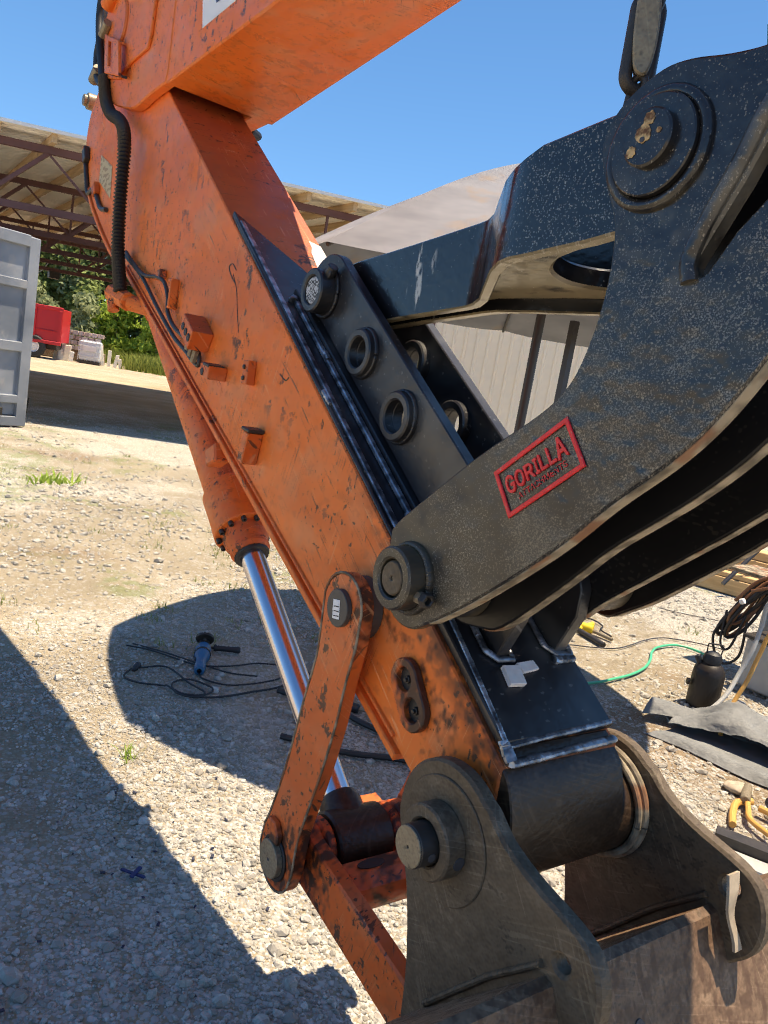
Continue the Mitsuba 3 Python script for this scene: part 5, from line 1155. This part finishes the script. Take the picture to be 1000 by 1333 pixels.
thing('pale_board', 'pale board beneath the dark steel bar at the right edge', 'board', beam((-1.34, 2.80, .01), (-.90, 3.02, .01), .09, .018), 'mat_grey_paint')

# welding cart with hanging leads
wd = thing('welding_cart', 'grey steel welding cart with a top plate at the right edge', 'cart')
part(wd, 'cabinet', box(-2.47, -1.5, 4.75, 5.35, .03, .345, .012), 'mat_grey_paint')
part(wd, 'cabinet_lid', box(-2.49, -1.48, 4.73, 5.37, .3455, .37, .006), 'mat_dark_metal')
part(wd, 'post', box(-2.66, -2.56, 5.22, 5.29, .0, .675, .006), 'mat_grey_paint')
part(wd, 'post', box(-1.60, -1.54, 5.28, 5.34, .3705, .755, .006), 'mat_grey_paint')
part(wd, 'top_plate', box(-2.90, -2.52, 5.06, 5.42, .6755, .70, .004), 'mat_dusty_edge')
part(wd, 'rail', beam((-2.5, 5.25, .80), (-1.3, 5.25, .80), .05, .05), 'mat_grey_paint')
part(wd, 'back_panel', box(-2.45, -1.3, 5.40, 5.44, .3705, .66, .006), 'mat_dark_metal')
cc = thing('cable_coil', 'bundle of black and copper brown welding leads hanging from the cart', 'cable coil')
g = np.random.default_rng(12)
for k in range(11):
    top_ = A((-2.58 + g.uniform(-.05, .10), 5.04 + g.uniform(-.03, .02), .66 + g.uniform(-.03, .03)))
    lowp = A((-2.76 + g.uniform(-.04, .05), 5.01 + g.uniform(-.05, .03), .27 + g.uniform(-.06, .08)))
    ax_ = lowp - top_; sd_ = np.cross(ax_ / np.linalg.norm(ax_), (.55, .83, 0)); sd_ = A((.45, .55, .20)) * g.uniform(.06, .13)
    P = [top_ + ax_ * (.5 - .5 * math.cos(t_)) + sd_ * math.sin(t_) * (.7 + .5 * (.5 - .5 * math.cos(t_))) for t_ in np.linspace(0, 2 * np.pi, 26)]
    part(cc, 'lead', tube(A(P), .0105 if k % 3 else .013, 8), 'mat_cable_brown' if k % 3 == 1 else 'mat_dark_rubber')
part(cc, 'lead', tube(curve([(-2.74, 4.95, .40), (-2.80, 4.93, .22), (-2.72, 4.95, .06), (-2.62, 4.98, .14), (-2.62, 4.98, .38)], 8), .009, 8), 'mat_dark_rubber')
part(cc, 'lead', tube(curve([(-2.76, 4.95, .42), (-2.74, 4.93, .20), (-2.68, 4.95, .18), (-2.64, 4.98, .42)], 8), .008, 8), 'mat_dark_rubber')
part(cc, 'tape_mark', cyl((-2.655, 4.90, .515), (-2.63, 4.90, .53), .020, 10), 'mat_white')
part(cc, 'lead', tube(curve([(-1.7, 5.0, .82), (-2.05, 4.95, .80), (-2.4, 4.97, .76), (-2.60, 4.98, .68), (-2.72, 4.95, .50)], 8), .012, 8), 'mat_cable_brown')
part(cc, 'lead', tube(curve([(-1.7, 4.98, .80), (-2.1, 4.92, .74), (-2.4, 4.93, .70), (-2.62, 4.94, .60)], 8), .010, 8), 'mat_cable_brown')
GREY = [(-1.6, 5.2, .82), (-2.0, 4.6, .82), (-2.19, 4.39, .70), (-2.21, 4.37, .54), (-2.20, 4.32, .40), (-2.21, 4.26, .26), (-2.20, 4.15, .13), (-2.22, 4.02, .04), (-2.30, 3.95, .02)]
AMBER = [(-1.5, 4.8, .80), (-1.85, 4.2, .75), (-1.97, 4.04, .62), (-2.01, 4.03, .47), (-2.01, 3.97, .32), (-2.02, 3.91, .20), (-2.0, 3.82, .10), (-1.98, 3.78, .05)]
thing('grey_lead', 'thick grey lead hanging from the cart down to the jug', 'cable', tube(curve(GREY, 8), .0125, 10), 'mat_grey_paint')
thing('amber_lead', 'single amber brown lead hanging from the cart to the cover', 'cable', tube(curve(AMBER, 8), .0115, 10), 'mat_amber')

# lumber
lb = [(-4.62, 7.36, .00, .95, .13, .16), (-4.60, 7.52, .00, 1.0, .16, .16), (-4.62, 7.38, .165, .70, .14, .05), (-4.56, 7.55, .165, 1.05, .18, .11), (-4.50, 7.58, .28, .95, .20, .10), (-4.36, 7.66, .385, .80, .26, .09)]
ll = ['lowest front tan timber of the small lumber stack', 'lowest rear tan timber of the small lumber stack', 'short plank on the front of the lumber stack', 'second layer rear timber of the lumber stack', 'third layer timber of the lumber stack', 'topmost wide timber of the lumber stack']
for (x, y, z, l_, d_, h_), lab in zip(lb, ll):
    thing('timber', lab, 'timber', put(slab([(0, 0), (l_, 0), (l_, d_), (0, d_)], 0, h_, (), .006), (x, y, z), (.96, .28, 0), (-.28, .96, 0), (0, 0, 1)), 'mat_lumber', group='timbers of the lumber stack')
thing('pry_bar', 'dark steel bar leaning across the lumber stack', 'bar', cyl((-4.18, 7.30, .12), (-4.10, 7.72, .55), .022, 10), 'mat_pole')
